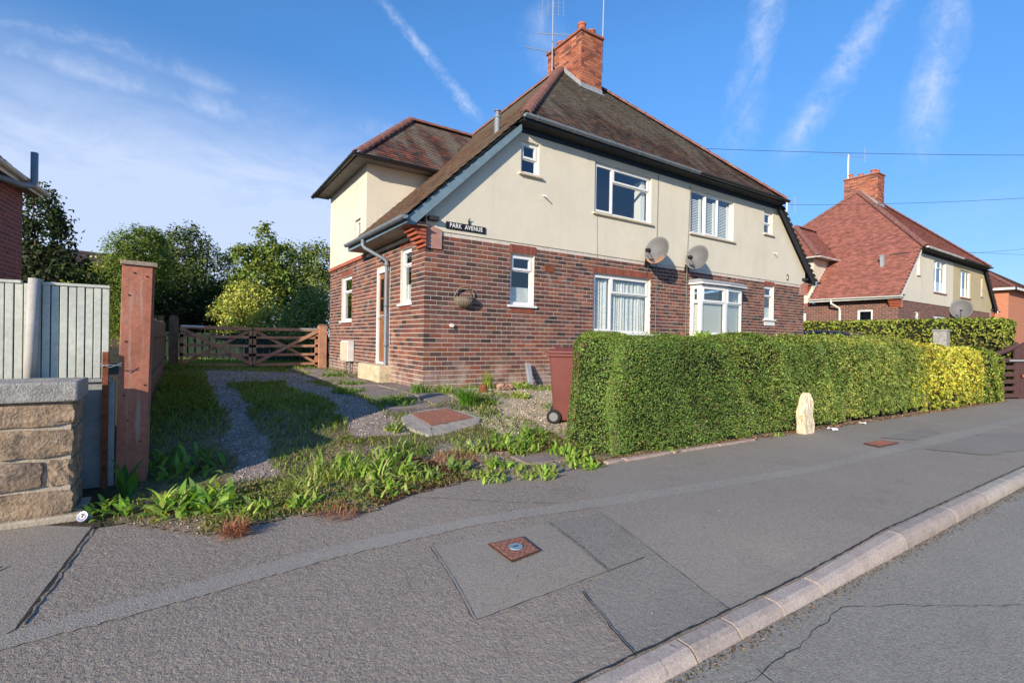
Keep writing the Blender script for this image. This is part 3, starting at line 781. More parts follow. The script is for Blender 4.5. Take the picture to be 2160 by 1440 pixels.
def build_house(root, cfg):
    """pair of semi-detached houses under one big hipped roof whose ends sweep down to the ground floor"""
    hi = cfg['detail']; ox = root.location.x
    Wd = 13.1; MID = Wd / 2; rx0, rx1 = 1.85, Wd - 1.85
    lower = cfg['lower']; upper = cfg['upper']; side = cfg['side']; blockw = cfg.get('block', [])
    bt = 2.78
    # --- ground floor walls
    core = MB(); zt = lambda a: bt; zt.breaks = []
    wall_cells(core, FRONT, 0, Wd, -.6, zt, lower, .12); wall_cells(core, SIDE, 0, 6.6, -.6, zt, side, .12)
    core.quad((Wd, 0, -.6), (Wd, 7.5, -.6), (Wd, 7.5, bt), (Wd, 0, bt)); core.quad((0, 6.6, -.6), (Wd, 6.6, -.6), (Wd, 6.6, bt), (0, 6.6, bt))
    core.build('wall', 'mortar' if hi else 'far_brick', root)
    if hi:
        pieces = []
        for (p, q, z, full) in lay_bricks(Wd, -.33 + .0, bt - .01, lower, 0): pieces.append(('f', p, q, z, full))
        for (p, q, z, full) in lay_bricks(6.6, -.33, bt - .01, side, BL / 2): pieces.append(('s', p, q, z, full))
        cand = [(i, ((Vector(((p + q) / 2, 0, z)) if w == 'f' else Vector((0, (p + q) / 2, z))) - CAM).length * (1 if w == 'f' else 1.25)) for i, (w, p, q, z, full) in enumerate(pieces) if full and z > .0 and p > .001]
        cand.sort(key=lambda t: t[1]); single = {i for i, _ in cand[:300]}
        var = {'f': [], 's': []}
        h = COURSE / 2 - .0065
        for w in 'fs':
            for i in range(26):
                mb = MB(); c = brick_col(); l = BL / 2 - .006
                if w == 'f': mb.box(-l, -.005, -h, l, .015, h, c, 'k')
                else: mb.box(-.005, -l, -h, .015, l, h, c, 'r')
                var[w].append(mb.mesh('brick', 'brick'))
        rest = MB()
        for i, (w, p, q, z, full) in enumerate(pieces):
            a = (p + q) / 2
            if i in single: link('brick', random.choice(var[w]), root, (a, 0, z) if w == 'f' else (0, a, z))
            else:
                l0 = p + .006 - (.011 if p < .001 else 0); l1 = q - .006
                j = random.uniform(-.0015, .002)
                if w == 'f': rest.box(l0, -.005 - j, z - h, l1, .015, z + h, brick_col(), 'k')
                else: rest.box(-.005 - j, max(l0, .0), z - h, .015, l1, z + h, brick_col(), 'r')
        rest.build('bricks', 'brick', root, kind='stuff')
    # --- rendered upper wall
    up = MB(); ymap = lambda a, d, z: (a, -.018 - d, z)
    def ztop(a): return min(5.06, left_z(a) - .05, left_z(Wd - a) - .05)
    brk = 1.85 - .02 / K; ztop.breaks = [1.85 + (5.06 + .05 - TOPK) / K, Wd - (1.85 + (5.06 + .05 - TOPK) / K), MID]
    wall_cells(up, ymap, 0, MID, bt, ztop, [o for o in upper if o[0] < MID], .10)
    up.quad((0, -.018, bt), (MID, -.018, bt), (MID, .0, bt), (0, .0, bt)); up.quad((0, -.018, bt), (0, .3, bt), (0, .3, left_z(0) - .05), (0, -.018, left_z(0) - .05))
    up.build('render', cfg['render'][0], root)
    up = MB(); wall_cells(up, ymap, MID, Wd, bt, ztop, [o for o in upper if o[0] > MID], .10)
    up.quad((MID, -.018, bt), (Wd, -.018, bt), (Wd, .0, bt), (MID, .0, bt)); up.quad((Wd, -.018, bt), (Wd, .3, bt), (Wd, .3, left_z(0) - .05), (Wd, -.018, left_z(0) - .05))
    up.build('render', cfg['render'][1], root)
    # --- rear side block
    bl = MB(); bz = 4.86; smap = lambda a, d, z: (-.016 - d, a, z); zb = lambda a: bz; zb.breaks = []
    wall_cells(bl, smap, 3.3, 6.62, bt + .03, zb, blockw, .10)
    bl.quad((-.016, 3.3, bt + .02), (2.0, 3.3, bt + .02), (2.0, 3.3, bz), (-.016, 3.3, bz)); bl.quad((-.016, 6.62, bt + .02), (4, 6.62, bt + .02), (4, 6.62, bz), (-.016, 6.62, bz))
    bl.build('render', cfg['render'][0], root)
    band = MB(); band.box(-.045, 3.32, bt - .06, .0, 6.63, bt + .028); band.build('string_course', 'terracotta', root, bevel=.008)
    # --- roofs
    tc_, mt = cfg['tiles'], cfg['tilemat']; sl_ = math.sqrt(1 + K * K)
    yf, ym, yb = -.30, 3.9, 8.1; xr0, xr1 = rx0 + (ym - yf), rx1 - (ym - yf); zr = TOPK + K * (ym - yf)
    ev = (0, 1, K); Ls = (ym - yf) * sl_
    roof = link('roof', None, root)
    tile_slope(roof, (rx0, yf, TOPK), (1, 0, 0), ev, [(0, -.05), (rx1 - rx0, -.05), (xr1 - rx0, Ls), (xr0 - rx0, Ls)], tc_, mt, single=300 if hi else 0)
    # left slope: u runs along -y so that the tiles face outwards; origin at the low eave
    xe = -.44; ze = left_z(xe); P = lambda x, y: (y, (x - xe) * sl_)
    vx = 1.85 + (4.9 - TOPK) / K
    tile_slope(roof, (xe, 0, ze), (0, 1, 0), (1, 0, K), [P(xe, -.185), P(rx0, -.185), P(rx0, yf), P(xr0, ym), P(3.62, 6.3), P(3.62, 4.95), P(vx, 2.95), P(vx, 3.3), P(xe, 3.3)], cfg.get('tiles_left', tc_), mt)
    xw = Wd - xe; P2 = lambda x, y: (y, (xw - x) * sl_)
    tile_slope(roof, (xw, 0, ze), (0, 1, 0), (-1, 0, K), [P2(xw, -.185), P2(rx1, -.185), P2(rx1, yf), P2(xr1, ym), P2(rx1, yb), P2(xw, yb)], tc_, mt)
    rs = MB(); rs.poly([(rx0, yb, TOPK), (rx1, yb, TOPK), (xr1, ym, zr), (xr0, ym, zr)]); rs.build('rear_slope', 'dark_soffit', roof)
    # block roof
    be, bx = 4.90, -.36; by0, by1 = 2.94, 6.98; bm = (by0 + by1) / 2; bh = (by1 - by0) / 2; bzr = be + K * bh; bxa = bx + bh; bxr = 1.85 + (bzr - TOPK) / K
    tile_slope(roof, (bx, by0, be), (1, 0, 0), (0, 1, K), [(0, -.04), (vx - bx + .03, -.04), (bxr - bx, bh * sl_), (bxa - bx, bh * sl_)], cfg.get('tiles_block', tc_), mt)
    tile_slope(roof, (bx, by0, be), (0, 1, 0), (1, 0, K), [(0, -.04), (by1 - by0, -.04), (bh, bh * sl_)], tc_, mt)
    rs = MB(); rs.poly([(bx, by1, be), (3.6, by1, be), (bxr, bm, bzr), (bxa, bm, bzr)]); rs.build('rear_slope', 'dark_soffit', roof)
    hm = cfg['hip']
    hip_tiles(roof, (rx0 - .02, yf - .02, TOPK + .03), (xr0, ym, zr + .05), hm)
    hip_tiles(roof, (rx1 + .02, yf - .02, TOPK + .03), (xr1, ym, zr + .05), hm)
    hip_tiles(roof, (rx0 + .6, yb - .6, TOPK + .6 * K), (xr0, ym, zr + .05), hm)
    hip_tiles(roof, (xr0, ym, zr + .05), (xr1, ym, zr + .05), hm, name='ridge_tile')
    hip_tiles(roof, (bx, by0, be + .03), (bxa, bm, bzr + .05), hm); hip_tiles(roof, (bx, by1, be + .03), (bxa, bm, bzr + .05), hm)
    hip_tiles(roof, (bxa, bm, bzr + .05), (bxr, bm, bzr + .05), hm, name='ridge_tile')
    # --- eaves
    gm, fm = cfg['gutter'], cfg['fascia']
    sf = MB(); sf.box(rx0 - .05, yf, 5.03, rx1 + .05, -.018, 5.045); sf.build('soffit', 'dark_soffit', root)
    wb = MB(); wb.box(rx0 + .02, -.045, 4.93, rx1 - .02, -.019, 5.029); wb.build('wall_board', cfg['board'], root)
    fa = MB(); fa.box(rx0 - .03, yf - .02, 5.03, rx1 + .03, yf - .001, 5.135); fa.build('fascia', cfg['board'], root)
    gx0, gx1 = rx0 - .06, rx1 + .05
    if hi:
        gutter(root, None, (gx0, yf - .085, 5.12), (7.05, yf - .085, 5.09), gm); gutter(root, None, (7.05, yf - .085, 5.09), (gx1, yf - .085, 5.11), 'black_gutter')
    else:
        gutter(root, None, (gx0, yf - .085, 5.12), (MID, yf - .085, 5.1), gm); gutter(root, None, (MID, yf - .085, 5.1), (gx1, yf - .085, 5.1), 'black_gutter')
    for sgn, mat_ in ((1, cfg['barge'][0]), (-1, cfg['barge'][1])):
        X = (lambda x: x) if sgn > 0 else (lambda x: Wd - x)
        b = MB(); x0, x1 = -.38, 1.88; t = .05; h_ = .24
        b.prism([(X(x0), -.165, left_z(x0) - t), (X(x1), -.165, min(left_z(x1) - t, 5.03)), (X(x1), -.165, left_z(x1) - t - h_ + .02), (X(x0 + .10), -.165, left_z(x0 + .10) - t - h_), (X(x0), -.165, left_z(x0) - t - .13)], (0, .03, 0))
        b.build('bargeboard', mat_, root)
        s = MB(); s.quad((X(x0), -.134, left_z(x0) - .09), (X(x1), -.134, left_z(x1) - .09), (X(x1), -.01, left_z(x1) - .09), (X(x0), -.01, left_z(x0) - .09)); s.build('verge_soffit', 'dark_soffit', root)
        # corbelled kneeler of stacked tiles carrying the foot of the verge
        kn = MB()
        for i in range(6):
            kn.box(X(.0 - .02), -.10, 2.47 + i * .062, X(-.04 - i * .058), .30, 2.52 + i * .062, (.40, .11, .06))
        kn.build('kneeler_tiles', 'red_brick_trim', root, bevel=.008)
        kb = MB(); kb.prism([(X(.30), -.030, 2.46), (X(.02), -.030, 2.46), (X(-.03), -.030, 2.52), (X(-.30), -.030, 2.80), (X(-.12), -.030, 2.90), (X(.30), -.030, 2.80)], (0, .06, 0)); kb.build('kneeler_block', 'pink_render', root)
        br = MB(); br.box(X(.20), -.13, 2.93, X(.02), -.02, 3.0); br.build('purlin_end', 'dark_soffit', root)
        fx = -.42
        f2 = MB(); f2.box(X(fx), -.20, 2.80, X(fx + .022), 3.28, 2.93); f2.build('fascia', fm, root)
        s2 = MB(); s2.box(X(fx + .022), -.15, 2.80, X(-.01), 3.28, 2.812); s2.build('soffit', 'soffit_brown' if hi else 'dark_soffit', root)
        gutter(root, None, (X(fx - .06), -.27, 2.90), (X(fx - .06), 3.22, 2.93), gm if sgn > 0 else 'black_gutter', brackets=.85)
    s3 = MB(); s3.box(bx + .02, by0 + .02, bz, 0, by1 - .02, bz + .012); s3.box(0.001, by0 + .02, bz, vx, 3.3, bz + .012); s3.build('soffit', 'soffit', root)
    f3 = MB(); f3.box(bx, by0, bz - .01, bx + .02, by1, be + .02); f3.box(bx + .02, by0, bz - .01, vx, by0 + .02, be + .02); f3.build('fascia', 'dark_soffit' if hi else 'old_white', root)
    gutter(root, None, (bx - .06, by0 - .06, be + .0), (bx - .06, by1 + .05, be - .01), 'black_gutter' if hi else 'old_white'); gutter(root, None, (bx - .09, by0 - .06, be), (vx + .12, by0 - .06, be), 'black_gutter' if hi else 'old_white', brackets=.6)
    # --- chimney
    ch = link('chimney', None, root); x0, x1, y0, y1, zt_ = MID - .42, MID + .42, 3.02, 4.62, 10.0
    cc = MB(); cc.box(x0 + .006, y0 + .006, 7.8, x1 - .006, y1 - .006, zt_ + .0); cc.build('core', 'mortar', ch)
    cm = MB(); z = 7.8; r = 0; cpal = [(.36, .125, .07), (.40, .15, .085), (.30, .10, .06), (.43, .17, .10), (.24, .085, .06), (.14, .07, .055)]
    while z < zt_:
        e = .0
        for (ax, A, B) in (('x', x0, x1), ('y', y0, y1)):
            a = A - (BL / 2 if (r + (ax == 'y')) % 2 else 0)
            while a < B - .01:
                p, q = max(a, A) + .004, min(a + BL, B) - .004
                k = random.uniform(.8, 1.2); c = tuple(v * k for v in random.choices(cpal, (5, 5, 4, 4, 2, 1))[0])
                if q - p > .03:
                    if ax == 'x': cm.box(p, y0 - .004, z + .004, q, y0 + .01, z + COURSE - .004, c, 'k'); cm.box(p, y1 - .01, z + .004, q, y1 + .004, z + COURSE - .004, c, 'f')
                    else: cm.box(x0 - .004, p, z + .004, x0 + .01, q, z + COURSE - .004, c, 'r'); cm.box(x1 - .01, p, z + .004, x1 + .004, q, z + COURSE - .004, c, 'l')
                a += BL
        z += COURSE; r += 1
    cm.build('bricks', 'chimney_brick', ch, kind='stuff')
    cp = MB(); cp.box(x0 - .05, y0 - .05, zt_ - .02, x1 + .05, y1 + .05, zt_ + .055, (.30, .12, .075)); cp.build('oversailing_course', 'chimney_brick', ch, bevel=.012)
    fl = MB(); fl.prism([(x0, y0, zt_ + .055), (x1, y0, zt_ + .055), (x1, y1, zt_ + .055), (x0, y1, zt_ + .055)], (0, 0, .03)); fl.build('flaunching', 'concrete', ch)
    for (px, py, hgt) in cfg['pots']:
        pm = MB(); rr = .115; pm.lathe([(rr * 1.02, 0), (rr, hgt * .72), (rr * 1.14, hgt * .76), (rr * 1.14, hgt * .95), (rr * .98, hgt), (rr * .82, hgt), (rr * .8, hgt - .14), (0, hgt - .14)], (MID + px, py, zt_ + .08), 20); pm.build('chimney_pot', 'terracotta', ch, smooth=False)
    fs = MB(); zf = lambda y: TOPK + K * (y - yf)
    fs.prism([(x0 - .012, y0 - .01, zf(y0) - .02), (x0 - .012, ym, zr + .02), (x0 - .012, ym, zr + .17), (x0 - .012, y0 - .01, zf(y0) + .15)], (-.006, 0, 0))
    fs.box(x0 - .012, y0 - .018, zf(y0) - .03, x1 + .012, y0 - .010, zf(y0) + .13)
    fs.poly([(x0 - .012, y0 - .02, zf(y0) + .035), (x1 + .012, y0 - .02, zf(y0) + .035), (x1 + .012, y0 - .14, zf(y0 - .14) + .045), (x0 - .012, y0 - .14, zf(y0 - .14) + .045)])
    fs.build('flashing', 'lead', ch)

# ---- the house in the middle of the picture
H = thing('semi_detached_house', 'pair of semi-detached houses with brick ground floor, cream render and mossy brown tiled roof', 'house')
TILES = [(.105, .062, .046), (.085, .055, .044), (.12, .068, .048), (.075, .055, .046), (.14, .07, .045), (.095, .07, .055), (.17, .075, .045)]
TILES_L = [(.20, .125, .09), (.18, .12, .088), (.24, .135, .09), (.17, .125, .095)]
TILES_B = [(.17, .06, .042), (.11, .05, .042), (.08, .048, .045), (.20, .07, .045), (.13, .06, .045), (.06, .045, .045)]
low_open = [(1.78, 2.34, 1.57, 2.57), (3.95, 5.78, 1.08, 2.38), (7.30, 9.20, 1.08, 2.40), (10.77, 11.29, 1.62, 2.62)]
up_open = [(1.97, 2.41, 4.15, 4.79), (3.92, 5.74, 3.69, 4.80), (7.23, 9.11, 3.69, 4.82), (10.65, 11.11, 4.13, 4.79)]
side_open = [(.60, 1.14, 1.54, 2.58), (1.70, 2.53, .34, 2.33), (4.42, 5.38, 1.30, 2.44)]
block_open = [(3.74, 4.22, 2.95, 3.72)]
build_house(H, dict(detail=True, lower=low_open, upper=up_open, side=side_open, block=block_open, render=('render', 'render'), tiles=TILES, tiles_left=TILES_L, tiles_block=TILES_B,
                    tilemat='roof_tile', hip='hip_tile', gutter='grey_gutter', fascia='blue_paint', board='dark_blue_paint', barge=('blue_paint', 'dark_soffit'),
                    pots=[(-.2, 3.26, .30), (.2, 3.28, .24), (-.2, 4.25, .22), (.2, 4.2, .25)]))
UPF = lambda a, d, z: (a, -.018 - d, z)
BLK = lambda a, d, z: (-.016 - d, a, z)
fan = [(0, .70, 1, 1, True), (0, 0, 1, .70, False)]
three = [(0, 0, .31, 1, True), (.31, .70, 1, 1, True), (.31, 0, 1, .70, False)]
window(H, FRONT, *low_open[0], fan, ('white_upvc', .05), 'half_net'); lintel(H, FRONT, 1.74, 2.38, 2.575)
window(H, FRONT, *low_open[1], three, ('white_upvc', .05), 'net'); lintel(H, FRONT, 3.93, 5.80, 2.385, .15)
window(H, FRONT, *low_open[3], fan, ('white_upvc', .06), 'half_net'); lintel(H, FRONT, 10.75, 11.31, 2.625, .12)
window(H, UPF, *up_open[0], [(0, .48, 1, 1, True), (0, 0, 1, .48, False)], ('cream_paint', .07))
window(H, UPF, *up_open[1], three, ('cream_paint', .06), 'curtain_edge')
window(H, UPF, *up_open[2], [(0, 0, .34, 1, False), (.34, 0, .66, 1, True), (.66, 0, 1, 1, False)], ('cream_paint', .06), 'shutter')
window(H, UPF, *up_open[3], [(0, .45, 1, 1, True), (0, 0, 1, .45, False)], ('cream_paint', .06))
window(H, SIDE, *side_open[0], fan, ('white_upvc', .05), 'half_net'); lintel(H, SIDE, .58, 1.18, 2.583, .12)
window(H, SIDE, *side_open[2], [(0, .66, 1, 1, True), (0, 0, 1, .66, False)], ('white_upvc', .05)); lintel(H, SIDE, 4.38, 5.42, 2.445, .12)
window(H, BLK, *block_open[0], [(0, 0, 1, 1, False)], None, 'half_net')
for nm, am, a0, a1, z, mm in (('sill_bricks', FRONT, 1.80, 2.36, 1.41, 0), ('sill_bricks', SIDE, .62, 1.12, 1.40, 0), ('sill_bricks', SIDE, 4.45, 5.35, 1.17, 0)):
    o = lintel(H, am, a0, a1, z, .11); o.name = nm
wl = MB(); wl.box(10.76, -.02, 1.44, 11.33, -.0085, 1.55); wl.build('painted_sill_bricks', 'white_upvc', H)
# side door, frame and step
fr = MB()
for (p, b, q, t) in ((1.704, .344, 1.78, 2.326), (2.45, .344, 2.526, 2.326), (1.78, 2.25, 2.45, 2.326)): wbox(fr, SIDE, p, -.09, b, q, .004, t)
wbox(fr, SIDE, 1.78, -.09, .344, 2.45, .03, .385)
df = fr.build('door', 'white_upvc', H, bevel=.004)
lf = MB(); wbox(lf, SIDE, 1.783, -.07, .39, 2.447, -.04, 2.247)
for (a0, a1, z0, z1) in ((1.84, 2.08, .47, .98), (2.15, 2.39, .47, .98), (1.84, 2.08, 1.08, 1.25), (2.15, 2.39, 1.08, 1.25)): wbox(lf, SIDE, a0, -.04, z0, a1, -.028, z1)
for (a0, a1, z0, z1) in ((1.83, 1.87, 1.42, 2.16), (2.10, 2.14, 1.42, 2.16), (2.36, 2.40, 1.42, 2.16), (1.87, 2.36, 1.40, 1.44), (1.87, 2.36, 1.70, 1.73), (1.87, 2.36, 2.12, 2.16)): wbox(lf, SIDE, a0, -.04, z0, a1, -.02, z1)
lf.build('leaf', 'wood_door', df, bevel=.004)
gp_ = MB(); wbox(gp_, SIDE, 1.87, -.04, 1.44, 2.36, -.034, 2.12); gp_.build('pane', 'car_glass', df)
hd = MB(); hd.tube([(-.01, 2.40, 1.30), (.03, 2.40, 1.30)], .012); hd.bar((-.015, 2.41, 1.30), (-.015, 2.30, 1.30), .014, .02); hd.build('handle', 'metal', df)
lb = MB(); wbox(lb, SIDE, 1.86, -.04, 1.335, 2.36, -.02, 1.375); lb.build('letter_plate', 'metal', df)
st = MB(); st.box(-.26, 1.56, -.02, .02, 2.95, .335); st.build('door_step', 'step_stone', H, bevel=.015)
# downpipe with swan neck from the low eave gutter
dp = MB(); dp.tube([(-.48, 2.0, 2.86), (-.48, 1.99, 2.74), (-.45, 1.97, 2.69), (-.12, 1.74, 2.47), (-.075, 1.72, 2.42), (-.075, 1.72, 2.2), (-.075, 1.72, .12), (-.10, 1.71, .05), (-.17, 1.68, .02)], .036, 12)
for z in (2.36, 1.55, .75): dp.tube([(-.075, 1.72, z - .035), (-.075, 1.72, z + .035)], .045, 12)
dp.build('downpipe', 'grey_gutter', H, smooth=True)
# canted lead-topped bay on the right-hand house
bay = link('bay_window', None, H)
bp = [(7.30, 0), (7.32, .30), (8.30, .36), (9.12, .30), (9.22, 0)]
def facet(i, lights):
    (xa, da), (xb, db) = bp[i], bp[i + 1]; L = math.hypot(xb - xa, db - da); tx, td = (xb - xa) / L, (db - da) / L
    def am(a, d, z): return Vector((xa + tx * a - td * d * 1.0, -(da + td * a + tx * d), z))
    fr = MB(); w = .055; z0, z1 = 1.08, 2.36
    def ob(mb, a0, d0, b, a1, d1, t):
        c = (am(a0, d0, b) + am(a1, d1, t)) / 2; mb.obox(c, (am(a1, 0, 0) - am(a0, 0, 0)) / 2, (am(0, d1, 0) - am(0, d0, 0)) / 2, (0, 0, (t - b) / 2))
    for (p, b, q, t) in ((0, z0, w, z1), (L - w, z0, L, z1), (w, z0, L - w, z0 + w), (w, z1 - w, L - w, z1)): ob(fr, p, -.06, b, q, 0, t)
    f = fr.build('frame', 'white_upvc', bay, bevel=.004)
    zs = z0 + w + (z1 - z0 - 2 * w) * .68
    for (b, t, sash) in ((z0 + w, zs, False), (zs, z1 - w, True)):
        sb = MB(); sw = .05 if sash else .03; dd = .012 if sash else -.008
        for (x0, y0, x1, y1) in ((w, b, w + sw, t), (L - w - sw, b, L - w, t), (w + sw, b, L - w - sw, b + sw), (w + sw, t - sw, L - w - sw, t)): ob(sb, x0, -.045, y0 + .001, x1, dd, y1 - .001)
        sb.build('sash', 'white_upvc', f)
        pn = MB(); pn.quad(am(w, -.02, b), am(L - w, -.02, b), am(L - w, -.02, t), am(w, -.02, t)); pn.build('pane', 'glass', f)
    if L > .2:
        cb = MB(); z = z0 + .08
        while z < zs - .03: cb.poly([am(w, -.10, z), am(L - w, -.10, z), am(L - w, -.085, z + .028), am(w, -.085, z + .028)]); z += .030
        while z < z1 - .1: cb.poly([am(w + .2, -.11, z), am(L - w - .12, -.11, z), am(L - w - .12, -.075, z + .01), am(w + .2, -.075, z + .01)]); z += .055
        cb.build('blind', 'blind', f)
for i in range(4): facet(i, None)
rb = MB(); pl = [(7.22, .0), (7.24, .40), (8.30, .47), (9.22, .40), (9.34, .0)]
rb.prism([(x, -d, 2.37) for x, d in pl], (0, 0, .045)); rb.build('cornice', 'white_upvc', bay, bevel=.006)
rb = MB(); lo_ = [(x, -d * 1.02 - .005, 2.418) for x, d in pl]; hi_ = [(x * .985 + .12, -d * .75 - .005, 2.50) for x, d in pl]
for i in range(4): rb.quad(lo_[i], lo_[i + 1], hi_[i + 1], hi_[i])
rb.poly(hi_); rb.build('lead_roof', 'lead', bay)
rb = MB(); rb.prism([(x, -d * 1.08, 1.03) for x, d in bp], (0, 0, .048)); rb.build('sill', 'white_upvc', bay)
rb = MB(); rb.prism([(x, -d * .97, -.2) for x, d in bp], (0, 0, 1.228)); rb.build('apron', 'white_upvc', bay)
# render joints, cables and odd hooks on the front
cbm = MB(); cbm.tube([(5.97, -.03, 4.9), (5.955, -.03, 3.6), (5.95, -.03, 2.8), (5.97, -.02, 1.6), (5.97, -.02, .3)], .009, 6); cbm.tube([(7.19, -.03, 4.86), (7.14, -.03, 3.6), (7.1, -.03, 2.85), (7.1, -.03, .3)], .010, 6)
cbm.tube([(4.0, -.025, 3.6), (4.02, -.025, 2.8), (4.03, -.02, 2.55)], .004, 5); cbm.build('cable_run', 'cable_grey', H)
hk = MB(); hk.bar((2.52, -.02, 3.80), (2.52, -.15, 3.76), .02, .02); hk.bar((11.2, -.02, 3.62), (11.2, -.15, 3.58), .02, .02); hk.build('wall_hook', 'old_white', H)
ab = MB(); ab.box(2.60, -.014, 2.28, 2.83, -.0085, 2.42); ab.build('air_brick', 'rust', H)
sm = MB(); sm.tube([(.52, -.005, 1.13), (.52, -.06, 1.13)], .035, 12); sm.build('wall_fitting', 'old_white', H)
vb = MB(); vb.tube([(11.95, -.03, 2.99), (12.0, -.03, 3.05), (12.06, -.03, 3.0), (12.06, -.03, 2.9), (12.0, -.03, 2.86), (11.96, -.03, 2.9)], .010, 6); vb.build('cable_loop', 'cable', H)

# ---- second pair further along the street, same pattern
H2 = thing('semi_detached_house', 'farther pair of semi-detached houses with bright red tiled roof beyond the parked car', 'house', (20.85, .0, .02))
l2 = [(1.78, 2.30, 1.57, 2.4), (4.0, 5.7, 1.08, 2.3), (7.4, 9.1, 1.08, 2.3)]
u2 = [(1.85, 2.15, 3.95, 4.75), (3.9, 5.5, 3.35, 4.82), (7.6, 9.2, 3.35, 4.70), (11.0, 11.3, 3.6, 4.6)]
s2 = [(.9, 1.5, 1.7, 2.42), (3.6, 5.2, 1.2, 2.36)]
RED = [(.33, .13, .095), (.32, .126, .093), (.345, .135, .098), (.33, .13, .095), (.30, .12, .09)]
build_house(H2, dict(detail=False, lower=l2, upper=u2, side=s2, render=('render', 'tan_render'), tiles=RED, tilemat='red_tile', hip='hip_tile', gutter='old_white', fascia='old_white', board='dark_soffit',
                     barge=('old_white', 'dark_soffit'), pots=[(-.25, 3.3, .2), (.2, 3.3, .28), (-.2, 3.9, .15), (-.2, 4.4, .25), (.2, 4.3, .14)]))
window(H2, FRONT, *l2[0], fan, ('white_upvc', .05)); window(H2, FRONT, *l2[1], three, ('white_upvc', .05), 'net'); window(H2, FRONT, *l2[2], three, ('white_upvc', .05), 'net')
window(H2, UPF, *u2[0], fan, ('cream_paint', .06)); window(H2, UPF, *u2[1], [(0, 0, .3, 1, False), (.3, 0, .7, .78, False), (.3, .78, .7, 1, True), (.7, 0, 1, 1, False)], ('terracotta', .06), 'half_net')
window(H2, UPF, *u2[2], [(0, 0, .3, 1, False), (.3, 0, .7, 1, False), (.7, 0, 1, 1, False)], ('terracotta', .06), 'half_net'); window(H2, UPF, *u2[3], fan, ('cream_paint', .06))
window(H2, SIDE, *s2[0], [(0, 0, 1, 1, True)], ('white_upvc', .05)); gd = MB(); wbox(gd, SIDE, 3.62, -.05, 1.2, 5.18, -.02, 2.34); gd.build('garage_panel', 'old_white', H2)
d2 = MB(); d2.tube([(-.48, 2.35, 2.86), (-.46, 2.33, 2.70), (-.10, 2.15, 2.5), (-.08, 2.14, 2.3), (-.08, 2.14, 0)], .045, 10); d2.build('downpipe', 'old_white', H2)
fl2 = MB(); fl2.box(.98, .9, left_z(1.05) - .1, 1.12, 1.04, left_z(1.05) + .42); fl2.box(.96, .88, left_z(1.05) + .42, 1.14, 1.06, left_z(1.05) + .47); fl2.build('roof_vent', 'lead', H2)

# ---- brick house at the far right end of the street
H3 = thing('brick_house', 'plain orange brick house with hipped brown roof at far right edge', 'house', (38.5, .2, 0))
w3 = MB(); w3.box(0, 0, -.5, 9, 11, 4.55); w3.build('wall', 'orange_brick', H3)
r3 = link('roof', None, H3)
tile_slope(r3, (-.35, -.35, 4.55), (0, 1, 0), (1, 0, .72), [(0, 0), (11.7, 0), (7.4, 4.3 * math.sqrt(1 + .72 ** 2)), (4.3, 4.3 * math.sqrt(1 + .72 ** 2))], [(.17, .075, .055), (.15, .07, .052), (.19, .08, .058)], 'red_tile')
s3_ = math.sqrt(1 + .72 ** 2)
tile_slope(r3, (-.35, -.35, 4.55), (1, 0, 0), (0, 1, .72), [(0, 0), (9.7, 0), (5.4, 4.3 * s3_), (4.3, 4.3 * s3_)], [(.17, .075, .055), (.15, .07, .052)], 'red_tile')
rb3 = MB(); rb3.poly([(9.35, -.35, 4.55), (9.35, 11.35, 4.55), (5.05, 7.05, 7.65), (5.05, 3.95, 7.65)]); rb3.poly([(-.35, 11.35, 4.55), (9.35, 11.35, 4.55), (5.05, 7.05, 7.65), (3.95, 7.05, 7.65)]); rb3.poly([(3.95, 3.95, 7.65), (5.05, 3.95, 7.65), (5.05, 7.05, 7.65), (3.95, 7.05, 7.65)]); rb3.build('rear_slope', 'dark_soffit', r3)
hip_tiles(r3, (-.35, -.35, 4.58), (3.95, 3.95, 7.7)); hip_tiles(r3, (-.35, 11.35, 4.58), (3.95, 7.05, 7.7)); hip_tiles(r3, (3.95, 3.95, 7.7), (3.95, 7.05, 7.7))
g3 = MB(); g3.box(-.42, -.42, 4.42, -.36, 11.4, 4.56); g3.box(-.42, -.42, 4.42, 9.4, -.36, 4.56); g3.build('gutter', 'old_white', H3)

# ---- neighbour on the left: only its shaded flank and eaves corner show
H4 = thing('brick_house', 'shaded red brick house corner with white gutter at left edge', 'house', (-6.12, 5.5, 0)); H4.rotation_euler.z = rad(-5.4)
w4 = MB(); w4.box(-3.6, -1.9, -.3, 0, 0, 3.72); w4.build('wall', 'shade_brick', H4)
r4 = MB(); r4.poly([(.22, -2.2, 3.70), (.22, .3, 3.70), (-1.8, .3, 5.75), (-1.8, -2.2, 5.75)]); r4.poly([(-1.8, .3, 5.75), (-3.9, .3, 3.7), (-3.9, -2.2, 3.7), (-1.8, -2.2, 5.75)]); r4.poly([(.22, -2.2, 3.70), (-1.8, -2.2, 5.75), (-3.9, -2.2, 3.7)]); r4.poly([(.22, .3, 3.70), (-1.8, .3, 5.75), (-3.9, .3, 3.7)])
rr4 = r4.build('roof', 'dark_soffit', H4)
n4 = math.sqrt(1 + (2.05 / 2.12) ** 2)
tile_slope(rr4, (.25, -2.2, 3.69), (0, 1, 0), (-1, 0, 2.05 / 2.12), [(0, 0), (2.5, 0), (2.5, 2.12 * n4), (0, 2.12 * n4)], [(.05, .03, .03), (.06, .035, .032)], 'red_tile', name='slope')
s4 = MB(); s4.box(0, -2.2, 3.62, .22, .2, 3.64); s4.build('soffit', 'soffit_brown', H4)
f4 = MB(); f4.box(.22, -2.2, 3.60, .24, .22, 3.72); f4.build('fascia', 'old_white', H4)
gutter(H4, None, (.30, -2.2, 3.72), (.30, .24, 3.70), 'old_white')
